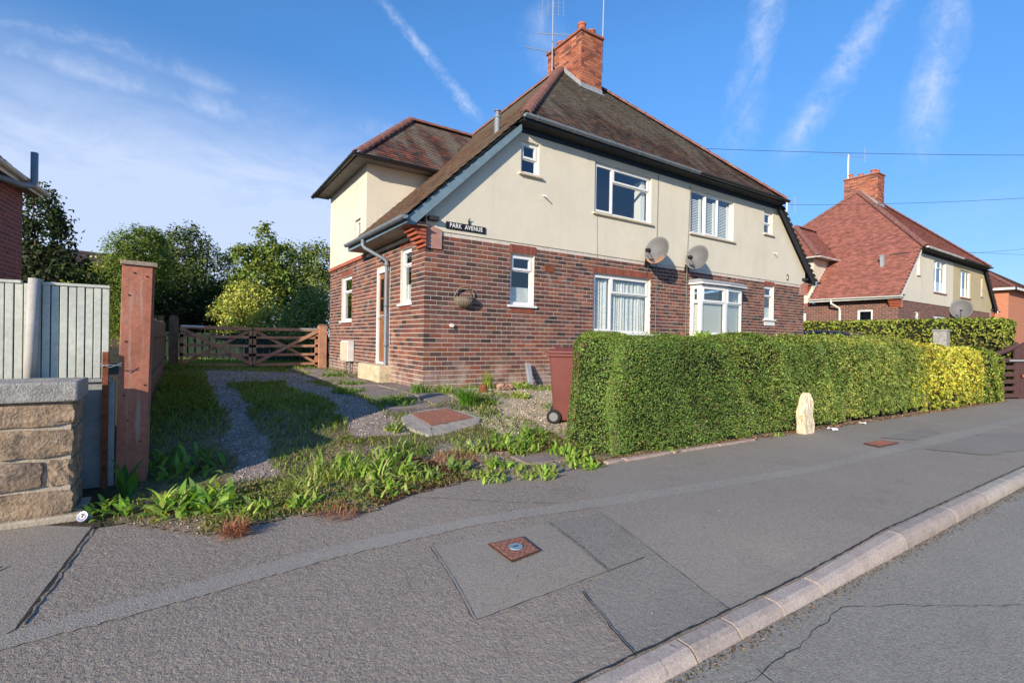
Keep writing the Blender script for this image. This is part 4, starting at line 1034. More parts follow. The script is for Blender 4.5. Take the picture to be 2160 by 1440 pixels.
p4 = MB(); p4.tube([(.05, -1.9, 3.52), (.28, -1.05, 3.54), (.40, -.90, 3.58), (.42, -.88, 3.66), (.42, -.88, 4.2)], .055, 12); p4.build('vent_pipe', 'grey_gutter', H4, smooth=True)

# ---- house glimpsed through the back gardens
H5 = thing('brick_house', 'distant low brick house with brown tiled roof behind the left trees', 'house', (-6.6, 27, 0)); H5.rotation_euler.z = rad(18)
w5 = MB(); w5.box(-7, 0, 0, 3.5, 6, 4.0); w5.build('wall', 'backland_brick', H5)
r5 = link('roof', None, H5); k5 = math.sqrt(1 + .5 ** 2)
tile_slope(r5, (-7.3, -.4, 3.9), (1, 0, 0), (0, 1, .5), [(0, 0), (11.1, 0), (11.1, 3.4 * k5), (0, 3.4 * k5)], [(.16, .11, .085), (.13, .095, .08)], 'red_tile')
for xw_ in (-1.2, 1.2):
    wf = MB(); wf.box(xw_, -.06, 1.5, xw_ + 1.4, -.005, 2.7); wo5 = wf.build('window', 'white_upvc', H5)
    pf = MB(); pf.box(xw_ + .1, -.075, 1.6, xw_ + .65, -.062, 2.6); pf.box(xw_ + .75, -.075, 1.6, xw_ + 1.3, -.062, 2.6); pf.build('pane', 'car_glass', wo5)

# ------------------------------------------------------------------ things fixed to the houses
def text_mesh(txt, size):
    cu = bpy.data.curves.new('t', 'FONT'); cu.body = txt; cu.size = size; cu.extrude = .0015; cu.align_x = 'CENTER'; cu.align_y = 'CENTER'
    cu.offset = .0016; cu.space_character = 1.12
    o = bpy.data.objects.new('t', cu); COL.objects.link(o); dg = bpy.context.evaluated_depsgraph_get()
    me = bpy.data.meshes.new_from_object(o.evaluated_get(dg)); bpy.data.objects.remove(o); return me
sg = thing('street_sign', 'black street name plate with white capitals reading PARK AVENUE', 'sign', (.78, -.030, 2.905)); sg.rotation_euler.y = 0
b = MB(); b.box(-.405, -.010, -.062, .405, .008, .062); b.build('plate', 'sign_black', sg, bevel=.004)
tm = text_mesh('PARK  AVENUE', .098); tm.materials.clear(); tm.materials.append(MATS['sign_white'])
to = link('lettering', tm, sg, (0, -.0125, 0)); to.rotation_euler = (rad(90), 0, 0); to.scale = (.93, 1.12, 1)
bl_ = MB(); bl_.box(.04, -.02, .06, .06, .0, .15); bl_.bar((.05, -.015, .15), (.065, -.04, .17), .012, .012); bl_.build('bracket', 'black_plastic', sg)

mbx = thing('meter_box', 'pale grey utility meter box on the side wall near the gate', 'meter box', (0, 4.12, .30))
b = MB(); b.box(-.17, 0, 0, -.012, .62, .50); b.build('box', 'old_white', mbx, bevel=.012)
b = MB(); b.box(-.19, .03, .03, -.171, .60, .47); b.build('door', 'cream_paint', mbx, bevel=.008)
b = MB(); b.tube([(-.08, .12, 0), (-.08, .12, -.29)], .028, 10); b.tube([(-.08, .45, 0), (-.08, .45, -.29)], .018, 8); b.build('pipe', 'cable_grey', mbx)

bk = thing('hanging_basket', 'empty half-round wicker wall basket on the brick front', 'basket', (.77, -.01, 1.63)); bk.scale = (.9, .9, .9)
b = MB(); n, m = 18, 8; R = .225
pts = [[Vector((-math.cos(math.pi * i / n) * R * math.cos(math.pi / 2 * j / m), -math.sin(math.pi * i / n) * R * .86 * math.cos(math.pi / 2 * j / m), -math.sin(math.pi / 2 * j / m) * R * .86)) for i in range(n + 1)] for j in range(m + 1)]
for j in range(m):
    for i in range(n): b.quad(pts[j][i], pts[j][i + 1], pts[j + 1][i + 1], pts[j + 1][i])
for i in range(n + 1): b.tube([p[i] * 1.015 for p in pts], .0055, 5)
b.build('basket_bowl', 'wicker', bk, smooth=True)
b = MB(); b.tube([pts[0][i] * 1.02 for i in range(n + 1)], .013, 8); b.tube([Vector((-R, 0, 0)), Vector((R, 0, 0))], .012, 8); b.build('rim', 'wicker', bk, smooth=True)
b = MB(); b.tube([Vector((-math.cos(a) * R, -.01 - .06 * math.sin(a), math.sin(a) * .24)) for a in (math.pi * i / 16 for i in range(17))], .012, 8)
b.tube([Vector((-math.cos(a) * R * .75, -.01, math.sin(a) * .18)) for a in (math.pi * i / 16 for i in range(17))], .008, 8); b.build('hoop', 'wicker', bk, smooth=True)

def dish(name, label, base, size, rusty, group='satellite dishes under the eaves'):
    t = thing(name, label, 'satellite dish', base, group)
    ax = Vector((-.93, -.22, .28)).normalized(); s = ax.cross(Vector((0, 0, 1))).normalized(); u = s.cross(ax)
    c = Vector((.14, -.36, .10)); b = MB(); n, m = 36, 7; vs = []; 
    for j in range(m + 1):
        r = size * j / m
        for i in range(n):
            a = 2 * math.pi * i / n; vs.append(c + s * math.cos(a) * r * .93 + u * math.sin(a) * r * 1.06 + ax * (.42 * r * r / size))
    fs = [(j * n + i, j * n + (i + 1) % n, (j + 1) * n + (i + 1) % n, (j + 1) * n + i) for j in range(m) for i in range(n)]
    b.add(vs, fs); o = b.build('reflector', 'dish_rusty' if rusty else 'dish_grey', t, smooth=True)
    sm_ = o.modifiers.new('shell', 'SOLIDIFY'); sm_.thickness = .006
    b = MB(); low = c - u * size * .95 + ax * .12; tip = c + ax * size * 1.45 - u * size * .62
    b.tube([low - ax * .1, low, tip], .012, 8); b.build('arm', 'grey_gutter', t)
    b = MB(); b.tube([tip - ax * .03 + u * .02, tip + ax * .03 + u * .02], .032, 12); b.obox(tip + ax * .05 + u * .02, ax * .045, s * .05, u * .03); b.build('receiver', 'black_plastic', t, bevel=.006)
    b = MB(); b.tube([c - ax * .01, c - ax * .10, Vector((.16, -.16, -.05)), Vector((.14, -.02, -.10))], .020, 8); b.box(.06, -.03, -.2, .22, 0, .0); b.obox(c - ax * .04, ax * .03, s * .07, u * .09); b.build('wall_mount', 'black_plastic', t)
    b = MB(); b.tube([tip, tip - u * .10 + s * .02, low - u * .05, Vector((.14, -.05, -.16)), Vector((.1, -.02, -.5))], .006, 6); b.build('lead', 'black_plastic', t)
    return t
def rust_ex(n, pos, c):
    s = n.n('ShaderNodeSeparateXYZ'); n.put(s.inputs[0], pos)
    f = n.ramp(n.math('ADD', n.math('MULTIPLY_ADD', s.outputs[2], -4, 11.5), n.noise(pos, 5, 4)), .55, .95)
    return n.mix(n.math('MULTIPLY', f, .7), c, (.42, .22, .10))
M('dish_rusty', (.15, .15, .155), .6, (4, .06), extra=rust_ex)
dish('satellite_dish', 'grey satellite dish with rust stain at its rim, left of the two', (5.50, 0, 2.86), .31, True)
dish('satellite_dish', 'clean grey satellite dish above the bay window, right of the two', (6.98, 0, 2.86), .30, False)
dd = dish('satellite_dish', 'grey satellite dish on the farther house with red roof', (20.85 + 6.3, 0, 2.55), .45, False)

fl = thing('boiler_flue', 'short grey metal flue pipe standing on the left roof slope', 'flue', (1.88, .74, left_z(1.88)))
b = MB(); b.tube([(0, 0, -.1), (0, 0, .36)], .062, 14); b.tube([(0, 0, .30), (0, 0, .34)], .075, 14); b.build('pipe', 'grey_gutter', fl, smooth=False)
b = MB(); b.tube([(0, 0, .36), (0, 0, .44)], .048, 14); b.tube([(0, 0, .44), (0, 0, .455)], .07, 14); b.build('cap', 'grey_gutter', fl)

def yagi(b, c, d, L, n, el):
    c, d = Vector(c), Vector(d).normalized(); s = d.cross(Vector((0, 0, 1))).normalized()
    b.bar(c - d * L / 2, c + d * L / 2, .016, .016)
    for i in range(n):
        p = c - d * L / 2 + d * L * (i + .3) / n; b.tube([p - s * el / 2, p + s * el / 2], .004, 5, col=(1, 1, 1))
a1 = thing('tv_aerial', 'tall mast with two comb-like aerials and a grid panel on chimney left', 'aerial', (6.02, 4.25, 9.3))
b = MB(); b.tube([(0, 0, 0), (0, 0, 2.9)], .022, 8); b.build('mast', 'aerial', a1)
b = MB(); b.bar((0, 0, .55), (.12, 0, .55), .03, .03); b.bar((0, 0, .1), (.12, 0, .1), .03, .03); b.build('bracket', 'black_plastic', a1)
b = MB(); yagi(b, (.18, -.35, 1.02), (.75, -.35, .05), 1.7, 18, .16); b.build('comb_aerial', 'aerial', a1)
b = MB(); yagi(b, (-.42, .2, .62), (.9, -.35, -.05), .8, 9, .16); b.build('comb_aerial', 'aerial', a1)
b = MB(); 
for i in range(7): z = 1.75 + i * .12; b.tube([(-.30, .15, z), (0, 0, z + .02), (.28, -.18, z)], .005, 5)
for x, y in ((-.30, .15), (-.15, .08), (.14, -.1), (.28, -.18)): b.tube([(x, y, 1.72), (x, y, 2.5)], .005, 5)
b.build('grid_panel', 'aerial', a1); b = MB(); b.box(-.05, -.12, 2.32, .05, 0, 2.5); b.build('junction_box', 'black_plastic', a1)
a2 = thing('tv_aerial', 'plain tall grey mast on the right side of the chimney', 'aerial', (7.03, 3.1, 9.35))
b = MB(); b.tube([(0, 0, 0), (.02, 0, .4), (.06, 0, 2.9)], .022, 8); b.build('mast', 'aerial', a2); b = MB(); b.bar((-.1, 0, .15), (.03, 0, .15), .03, .03); b.tube([(.02, 0, .1), (.03, -.02, -.3)], .006, 5); b.build('bracket', 'black_plastic', a2)
b = MB(); yagi(b, (-.5, -.2, 2.75), (.9, .35, .0), .8, 8, .2); b.build('comb_aerial', 'aerial', a2)
a3 = thing('tv_aerial', 'grey aerial above the chimney of the farther red-roofed house', 'aerial', (20.85 + 6.3, 4.5, 10.0))
b = MB(); b.tube([(0, 0, -.8), (0, 0, 1.45)], .03, 8); b.build('mast', 'aerial', a3); b = MB(); yagi(b, (.0, 0, 1.4), (.95, -.5, -.06), 1.9, 12, .35); yagi(b, (.9, -.45, 1.5), (.1, .1, 1), .9, 6, .8); b.build('comb_aerial', 'aerial', a3)
a4 = thing('tv_aerial', 'low grey aerial between the two pairs of houses', 'aerial', (20.85 + 1.2, 5.2, 6.7))
b = MB(); b.tube([(0, 0, -.4), (0, 0, 1.5)], .03, 8); b.build('mast', 'aerial', a4); b = MB(); yagi(b, (-.2, .1, 1.4), (.95, -.4, .03), 1.4, 10, .35); yagi(b, (.4, -.2, 1.3), (.1, .1, 1), .9, 6, .7); b.build('comb_aerial', 'aerial', a4)

def wire(label, p, q, sag, r=.008):
    p, q = Vector(p), Vector(q); b = MB(); n = 24
    b.tube([p.lerp(q, i / n) - Vector((0, 0, sag * 4 * (i / n) * (1 - i / n))) for i in range(n + 1)], r, 5); b.build('overhead_cable', 'cable', None, label=label, category='cable', group='overhead cables')
def at_depth(u, v, d): return CAM + (C_F + C_R * ((u - 1080) / 1035.17) - C_U * ((v - 720) / 1035.17)) * d
wire('dark overhead cable from the main house roof to the right edge', at_depth(1470, 313, 17), at_depth(2500, 325, 17), .12)
wire('overhead cable crossing in front of the farther house chimney', at_depth(1665, 432, 22), at_depth(2560, 388, 17), .2)
wire('uppermost of two thin cables crossing right of the farther house', at_depth(2010, 535, 30), at_depth(2400, 490, 24), .2)
wire('lowest thin cable right of the farther house roof', at_depth(2010, 530, 30), at_depth(2400, 540, 30), .1)

# ------------------------------------------------------------------ left boundary: stone wall, fence, gate post
sw_ = thing('stone_wall', 'low rough sandstone garden wall with grey coping at left', 'wall', (-4.06, -3.5, 0))
WX = -3.4
cr = MB(); cr.box(WX, .006, -.5, -.02, .34, .43); cr.build('mortar_core', 'wall_mortar', sw_)
rows_ = [(-.335, -.155), (-.135, .045), (.065, .25), (.27, .43)]
def rough_stone(x0, y0, z0, x1, y1, z1, col, amp=.012):
    bm = bmesh.new(); bmesh.ops.create_cube(bm, size=1); bmesh.ops.subdivide_edges(bm, edges=bm.edges[:], cuts=4, use_grid_fill=True)
    for v in bm.verts:
        p = v.co.copy(); q = Vector((p.x * (x1 - x0), p.y * (y1 - y0), p.z * (z1 - z0)))
        e = sum(1 for k in range(3) if abs(abs(p[k]) - .5) < 1e-4)
        if e >= 2:
            for k in range(3):
                if abs(abs(p[k]) - .5) < 1e-4: q[k] -= math.copysign(.006 * (e - 1), p[k])
        q += Vector([random.uniform(-amp, amp) for _ in range(3)]); v.co = q + Vector(((x0 + x1) / 2, (y0 + y1) / 2, (z0 + z1) / 2))
    me = bpy.data.meshes.new('stone'); bm.to_mesh(me); bm.free()
    at = me.attributes.new('col', 'FLOAT_COLOR', 'FACE'); at.data.foreach_set('color', np.tile((*col, 1), (len(me.polygons), 1)).astype(np.float32).ravel())
    me.materials.append(MATS['stone']); return me
SC_ = [(.25, .19, .145), (.29, .23, .18), (.22, .165, .125), (.30, .22, .15)]
for ri, (za, zb_) in enumerate(rows_):
    x = 0.0; first = True
    while x > WX:
        w = random.uniform(.38, .62)
        if ri == 1 and first: w = .155
        if ri == 2 and first: w = .45
        link('stone', rough_stone(x - w + .014, -.015 + random.uniform(-.012, .012), za, x, .36, zb_, random.choice(SC_), .007), sw_); x -= w; first = False
ft = MB(); ft.box(WX, -.05, -.55, .05, .38, -.325); ft.build('footing', 'wall_mortar', sw_, bevel=.012)
cx = .02
for w in (.62, .6, .6, .6, .6):
    b = MB(); b.box(cx - w + .006, -.05, .435, cx, .40, .565); b.build('coping_stone', 'coping', sw_, bevel=.012); cx -= w

FY = -2.95
gf = thing('board_fence', 'pale green vertical board fence standing behind the stone wall', 'fence', (-4.0, FY, 0))
x = .06; i = 0
while x > -2.6:
    w = .049
    b = MB(); b.box(x - w + .007, -.008 - (.004 if i % 2 else 0), .545, x, .012, 1.245 + random.uniform(-.004, .004)); b.build('board', 'green_fence', gf, bevel=.003); x -= w; i += 1
b = MB(); b.box(-2.6, .0125, .56, .06, .03, 1.235); b.build('backing', 'fence_groove', gf)
b = MB(); b.box(-2.6, -.02, 1.248, -.44, .04, 1.268); b.box(-.33, -.02, 1.246, .06, .04, 1.266); b.build('top_rail', 'green_fence', gf)
cpn = MB(); cpn.box(-2.6, -.005, -.5, .10, .045, .515); cpn.box(-2.6, -.03, .516, .08, .05, .542); cpn.build('gravel_board', 'concrete_panel', gf)
b = MB(); b.tube([(-.385, -.050, .35), (-.362, -.046, 1.285)], .034, 16); M('concrete_post', (.46, .43, .39), .9, ((6, .1), (60, .08)), (60, .002)); b.build('post', 'concrete_post', gf, smooth=True)

ip = thing('iron_post', 'thin rusty brown iron post wired to the red gate post', 'post', (-3.955, -2.98, -.42))
b = MB(); b.box(-.018, -.03, 0, .018, -.02, 1.17); b.box(.008, -.02, 0, .018, .03, 1.17); b.build('angle', 'rust', ip)
b = MB(); b.tube([(-.03, -.04, 1.06), (.03, -.045, 1.07), (.10, -.03, 1.06)], .003, 5); b.tube([(-.03, -.04, 1.08), (.03, -.045, 1.05), (.10, -.03, 1.08)], .003, 5); b.build('wire', 'metal', ip)

rp = thing('gate_post', 'tall weathered red wooden gate post with flat cap at left', 'post', (-3.80, -2.90, -.42)); rp.rotation_euler = (0, rad(1.0), rad(3))
b = MB(); b.box(-.098, -.055, 0, .098, -.016, 1.86); b.build('front_board', 'red_wood', rp, bevel=.004)
b = MB(); b.box(-.085, -.014, 0, .112, .055, 1.86); b.build('post_core', 'red_wood', rp, bevel=.005)
b = MB(); b.box(-.112, -.075, 1.862, .128, .070, 1.895); b.build('cap', 'grey_wood', rp, bevel=.004)
b = MB()
for (x, z) in ((-.05, 1.62), (-.06, 1.25), (-.03, .62), (.07, .9), (.05, .45), (-.06, .82), (.06, 1.78), (-.02, 1.80)): b.tube([(x, -.055, z), (x, -.060, z)], .007, 8)
b.build('nail', 'black_plastic', rp)

# close-boarded fence along the left of the drive and the posts at the gates
sf_ = thing('side_fence', 'dark close-boarded fence running along the left of the drive', 'fence', (-3.83, -2.6, 0))
y = 0.0
while y < 9.0:
    z0 = gz(-3.83, -2.6 + y) - .05; b = MB(); b.box(-.012, y, z0, .012, y + .118, 1.06 + random.uniform(-.02, .02) + .012 * y); b.build('board', 'fence_wood_dark', sf_); y += .128
b = MB(); b.box(.013, 0, .30, .05, 9, .37); b.box(.013, 0, .85, .05, 9, .92); b.build('rail', 'fence_wood_dark', sf_)

GY = 6.75
def gate_post(label, x, w, h, red, rot=0):
    t = thing('gate_post', label, 'post', (x, GY, gz(x, GY) - .1)); t.rotation_euler.z = rot
    b = MB(); b.prism([(-w / 2, -w / 2, 0), (w / 2, -w / 2, 0), (w / 2, w / 2, 0), (-w / 2, w / 2, 0)], (0, 0, h)); b.build('shaft', 'gate_wood' if red else 'fence_wood_dark', t, bevel=.012)
    b = MB(); b.prism([(-w / 2, -w / 2 - .001, h), (w / 2, -w / 2 - .001, h), (w * .25, -w / 2 - .001, h + .05), (-w * .25, -w / 2 - .001, h + .05)], (0, w, 0)); b.build('weathered_top', 'gate_wood' if red else 'fence_wood_dark', t)
gate_post('grey round-topped wooden post at the left end of the field gate', -3.66, .20, 1.30, False)
gate_post('orange-red wooden post between the field gate and house corner', -.17, .22, 1.30, True)
b = thing('fence_panel', 'dark upright boards filling the gap left of the field gate', 'fence', (-3.95, GY - .1, 0))
for i in range(4):
    m_ = MB(); m_.box(-.42 + i * .13, -.01, .05, -.30 + i * .13, .012, 1.32 + random.uniform(-.01, .02)); m_.build('board', 'fence_wood_dark', b)

def field_gate(label, x0, x1, hinge):
    t = thing('field_gate', label, 'gate', (0, GY, 0), 'pair of field gates across the drive')
    zb = lambda x: .10 + .06 * (x0 - x) / 3 * 0; z0, z1 = .13, 1.08
    dip = lambda x: -.02 * math.sin((x + 3.5) / 3.3 * math.pi)
    for i in range(5):
        z = z0 + (z1 - z0) * (i / 4) ** .93
        hgt = .068 if i < 4 else .08
        b = MB(); b.bar((x0, -.02 if i < 4 else -.0, z + dip(x0)), (x1, -.02 if i < 4 else 0, z + dip(x1)), .03 if i < 4 else .07, hgt); b.build('rail', 'gate_wood', t)
    inner = x1 if hinge < 0 else x0; outer = x0 if hinge < 0 else x1
    for x in (x0 + .035, x1 - .035):
        b = MB(); b.box(x - .035, -.035, z0 - .06, x + .035, .035, z1 - .04); b.build('stile', 'gate_wood', t)
    b = MB(); b.bar((outer, -.05, z1 - .03), (inner, -.05, z0), .085, .03, up=(0, -1, 0)); b.build('brace', 'gate_wood', t)
    b = MB(); b.bar((outer, .025, z0), (inner, .025, z1 - .04), .07, .03, up=(0, -1, 0)); b.build('brace', 'gate_wood', t)
    b = MB(); b.bar((outer - .02 * hinge, -.045, z1 + .02), (outer - .5 * hinge, -.045, z1 + .015), .012, .04); b.build('hinge_strap', 'metal', t)
field_gate('left leaf of the five-barred wooden gate across the drive', -3.53, -1.95, -1)
field_gate('right leaf of the five-barred wooden gate, next to house', -1.92, -.29, 1)

# ------------------------------------------------------------------ things standing about
wb_ = thing('wheelie_bin', 'maroon wheelie bin standing behind the end of the hedge', 'bin', (1.22, -2.50, gz(1.22, -2.50) - .0)); wb_.rotation_euler.z = rad(47)
def frustum(mb, z0, w0, d0, y0, z1, w1, d1, y1):
    mb.add([(-w0, y0 - d0, z0), (w0, y0 - d0, z0), (w0, y0 + d0, z0), (-w0, y0 + d0, z0), (-w1, y1 - d1, z1), (w1, y1 - d1, z1), (w1, y1 + d1, z1), (-w1, y1 + d1, z1)], ((3, 2, 1, 0), (0, 1, 5, 4), (1, 2, 6, 5), (2, 3, 7, 6), (3, 0, 4, 7), (4, 5, 6, 7)))
b = MB(); frustum(b, .04, .205, .215, .02, .96, .265, .31, 0); b.build('body', 'bin_plastic', wb_, bevel=.025)
b = MB(); frustum(b, .94, .29, .335, 0, .985, .29, .335, 0); b.build('rim', 'bin_plastic', wb_, bevel=.012)
b = MB(); frustum(b, .987, .30, .345, -.01, 1.03, .29, .33, -.01); frustum(b, 1.03, .27, .31, -.01, 1.065, .20, .24, -.01); b.build('lid', 'bin_plastic', wb_, bevel=.015)
b = MB(); b.tube([(-.26, .40, .98), (.26, .40, .98)], .018, 10); 
for x in (-.24, 0, .24): b.bar((x, .30, .96), (x, .40, .98), .03, .04)
b.build('handle', 'bin_plastic', wb_)
for x in (-.245, .245):
    b = MB(); b.lathe([(.02, -.028), (.075, -.028), (.1, -.022), (.1, .022), (.075, .028), (.02, .028)], (x, .235, .10), 24, 'x'); w_ = b.build('wheel', 'tyre', wb_)
    b = MB(); b.lathe([(0, -.032), (.06, -.032), (.066, -.02), (.066, .02), (.06, .032), (0, .032)], (x, .235, .10), 20, 'x'); b.build('hub', 'grey_hub', w_)
b = MB(); b.tube([(-.24, .235, .10), (.24, .235, .10)], .012, 8); b.build('axle', 'metal', wb_)

ms = thing('marker_stone', 'short pale worn stone post against the hedge on the pavement', 'stone post', (4.80, -4.02, gz(4.8, -4.02) - .05))
bm = bmesh.new(); bmesh.ops.create_cube(bm, size=1); bmesh.ops.subdivide_edges(bm, edges=bm.edges[:], cuts=6, use_grid_fill=True)
for v in bm.verts:
    z = v.co.z + .5; w = .30 * (1 if z < .55 else 1 - .45 * ((z - .55) / .45) ** 1.5); d = .13 * (1 if z < .6 else 1 - .35 * (z - .6) / .4)
    v.co = Vector((v.co.x * w + random.uniform(-.011, .011) + .02 * math.sin(z * 9), v.co.y * d + random.uniform(-.008, .008), z * .70 - (.06 * (abs(v.co.x) * 2) ** 2 if z > .95 else 0)))
me = bpy.data.meshes.new('stone'); bm.to_mesh(me); bm.free(); me.materials.append(MATS['old_stone']); link('stone', me, ms)

def cover(name, label, pts, zf, lift, mat, cols=7, boss=False, plates=True):
    """cast iron cover: frame, tread bars"""
    t = thing(name, label, 'manhole cover'); P = [Vector((x, y, zf(x, y) + lift)) for x, y in pts]
    b = MB(); b.prism([tuple(p) for p in P], (0, 0, .004)); b.build('frame', 'rust_dark', t)
    lerp = lambda u, v: P[0].lerp(P[1], u).lerp(P[3].lerp(P[2], u), v)
    b = MB(); e = .05
    b.prism([tuple(lerp(u, v) + Vector((0, 0, .0045))) for u, v in ((e, e), (1 - e, e), (1 - e, 1 - e), (e, 1 - e))], (0, 0, .003)); b.build('lid', mat, t)
    b = MB()
    for i in range(cols):
        for j in range(cols):
            if (i + j) % 2 and boss: continue
            u0, v0 = e + .03 + (1 - 2 * e - .06) * i / cols, e + .03 + (1 - 2 * e - .06) * j / cols; s = (1 - 2 * e - .06) / cols * .62
            b.prism([tuple(lerp(u, v) + Vector((0, 0, .0078))) for u, v in ((u0, v0), (u0 + s, v0), (u0 + s, v0 + s), (u0, v0 + s))], (0, 0, .003))
    b.build('tread', mat, t, kind='stuff')
    if boss:
        b = MB(); c = lerp(.5, .5) + Vector((0, 0, .008)); b.lathe([(0, .006), (.045, .006), (.048, 0)], c, 20); b.build('boss', 'boss_blue', t)
        b = MB(); b.box(c.x - .018, c.y - .005, c.z + .0065, c.x + .018, c.y + .005, c.z + .0085); b.build('key_slot', 'black_plastic', t)
    return t
M('rust_dark', (.10, .045, .03), .9, (30, .3)); M('cover_rust', (.30, .135, .095), .85, ((30, .25), (120, .2)), (120, .003)); M('boss_blue', (.20, .30, .37), .6, (30, .2))
cover('water_cover', 'small rusty square stop tap cover with blue boss in pavement', [(-1.80, -5.20), (-1.53, -5.21), (-1.55, -5.44), (-1.80, -5.48)], gz, .010, 'cover_rust', 9, True)
cover('pavement_cover', 'rusty flush manhole cover in the pavement beside the hedge', [(4.72, -4.86), (5.32, -4.87), (5.36, -5.09), (4.66, -5.08)], gz, .014, 'cover_rust', 9)
# inspection cover on its concrete slab in the drive
sl0 = thing('inspection_chamber', 'rusty drain cover set in a pale concrete slab on the drive', 'manhole cover')
zc = gz(-.7, -2.15) + .035
def zs_(x, y): return gz(x, y)
b = MB(); slab_pts = [(-.68 + (x + .68) * .86, -2.12 + (y + 2.12) * .86) for x, y in [(-1.27, -2.10), (-1.22, -1.92), (-.96, -1.76), (-.62, -1.66), (-.34, -1.66), (-.10, -1.98), (-.02, -2.22), (-.16, -2.40), (-.42, -2.50), (-.80, -2.62), (-1.12, -2.66), (-1.24, -2.45), (-1.29, -2.28)]]
b.prism([(x, y, zs_(x, y) - .06) for x, y in slab_pts], (0, 0, .095)); b.build('slab', 'slab', sl0, bevel=.018)
qp = [(-.98, -1.88), (-.42, -1.78), (-.22, -2.18), (-.90, -2.34)]
b = MB(); b.prism([(x, y, zs_(x, y) + .037) for x, y in qp], (0, 0, .006)); b.build('lid', 'cover_rust', sl0)
b = MB(); Pq = [Vector((x, y, zs_(x, y) + .0435)) for x, y in qp]; lr = lambda u, v: Pq[0].lerp(Pq[1], u).lerp(Pq[3].lerp(Pq[2], u), v)
for i in range(14):
    for j in range(12):
        u, v = .05 + .9 * i / 14, .05 + .9 * j / 12; b.prism([tuple(lr(a, c)) for a, c in ((u, v), (u + .04, v), (u + .04, v + .05), (u, v + .05))], (0, 0, .004))
b.build('tread', 'cover_rust', sl0, kind='stuff')
crack([(-.92, -2.38), (-1.0, -2.6), (-1.08, -2.74)], .008, 'crack', 'tar', sl0, zs_, .0365, amp=.006)

can = thing('drink_can', 'crushed drinks can end-on at the foot of the stone wall', 'can', (-3.99, -3.60, gz(-4.0, -3.6) + .035)); can.rotation_euler = (rad(62), rad(8), rad(-30)); can.scale = (.62, .62, .5)
b = MB(); b.lathe([(0, .055), (.022, .055), (.026, .060), (.030, .054), (.036, .056), (.052, .060), (.055, .055), (.055, .02), (.048, -.03), (.05, -.05), (0, -.05)], (0, 0, 0), 24); b.build('shell', 'can_metal', can, smooth=True) if 'can_metal' in MATS else None
M('can_metal', (.45, .47, .55), .35, metal=.6)
b.build('shell', 'can_metal', can, smooth=False)
b = MB(); b.lathe([(.028, .062), (.033, .062)], (0, 0, 0), 24); b.obox((0, .004, .058), (.012, 0, 0), (0, .018, 0), (0, 0, .0015)); b.build('ring_pull', 'black_plastic', can)

rk = thing('rusty_can', 'small rusty metal lump on the ground before the brick front', 'scrap', (.75, -.78, gz(.75, -.78)))
b = MB(); b.lathe([(0, 0), (.07, 0), (.078, .03), (.07, .10), (.05, .125), (.03, .10), (0, .09)], (0, 0, 0), 12); b.build('lump', 'rust', rk)
bk2 = thing('broken_brick', 'broken pinkish brick lying among weeds at the wall foot', 'brick', (1.22, -.72, gz(1.22, -.72))); link('lump', rough_stone(-.12, -.08, 0, .12, .08, .12, (.42, .25, .18), .02), bk2)
pk = thing('plank', 'short grey plank leaning on the brick wall beside the bin', 'plank', (2.15, -.05, .0)); b = MB(); b.bar((-.10, -.32, .0), (.02, -.03, .43), .05, .10, up=(1, 0, 0)); b.build('board', 'lead', pk, bevel=.004)
for k, (x, y, s, lab) in enumerate(((5.55, -4.10, .07, 'crumpled white paper scrap on pavement right of the marker stone'), (6.9, -4.02, .05, 'tiny pale scrap of litter under the hedge, farther right'))):
    t = thing('paper_scrap', lab, 'litter', (x, y, gz(x, y) + .01)); bm = bmesh.new(); bmesh.ops.create_grid(bm, x_segments=5, y_segments=5, size=s)
    for v in bm.verts: v.co.z = random.uniform(0, s * .6); v.co.x += random.uniform(-.01, .01)
    me = bpy.data.meshes.new('paper'); bm.to_mesh(me); bm.free(); me.materials.append(MATS['paper']); link('sheet', me, t)

# parked car behind the hedge: only its roof shows over the top
car = thing('parked_car', 'dark blue parked car with only its roof above the hedge', 'car', (15.1, .4, -.12)); car.rotation_euler.z = rad(-90)
def loft(secs, mat, name, parent, **kw):
    b = MB(); n = len(secs[0])
    for s0, s1 in zip(secs, secs[1:]):
        for i in range(n - 1): b.quad(s0[i], s0[i + 1], s1[i + 1], s1[i])
    b.poly(secs[0]); b.poly(list(reversed(secs[-1]))); return b.build(name, mat, parent, smooth=True, **kw)
def sec(x, w, z0, z1, r=.12):
    return [(x, -w, z0), (x, -w, z1 - r), (x, -w + r * .35, z1 - r * .3), (x, -w + r, z1), (x, 0, z1 + .02), (x, w - r, z1), (x, w - r * .35, z1 - r * .3), (x, w, z1 - r), (x, w, z0)]
loft([sec(-2.1, .70, .35, .72), sec(-2.0, .82, .25, .85), sec(-1.2, .86, .2, .95), sec(0, .87, .2, .97), sec(1.4, .86, .2, .95), sec(2.0, .8, .25, .9), sec(2.08, .7, .35, .8)], 'car_paint', 'body', car)
loft([sec(-1.15, .80, .9, .98, .05), sec(-.45, .68, .9, 1.43), sec(.2, .67, .9, 1.47), sec(1.0, .66, .9, 1.42), sec(1.75, .74, .9, 1.0, .05)], 'car_glass', 'windows', car)
loft([sec(-.52, .66, 1.36, 1.40, .03), sec(-.40, .69, 1.40, 1.455, .05), sec(.2, .69, 1.42, 1.495, .06), sec(1.0, .67, 1.38, 1.445, .05), sec(1.12, .64, 1.35, 1.38, .03)], 'car_paint', 'roof', car)
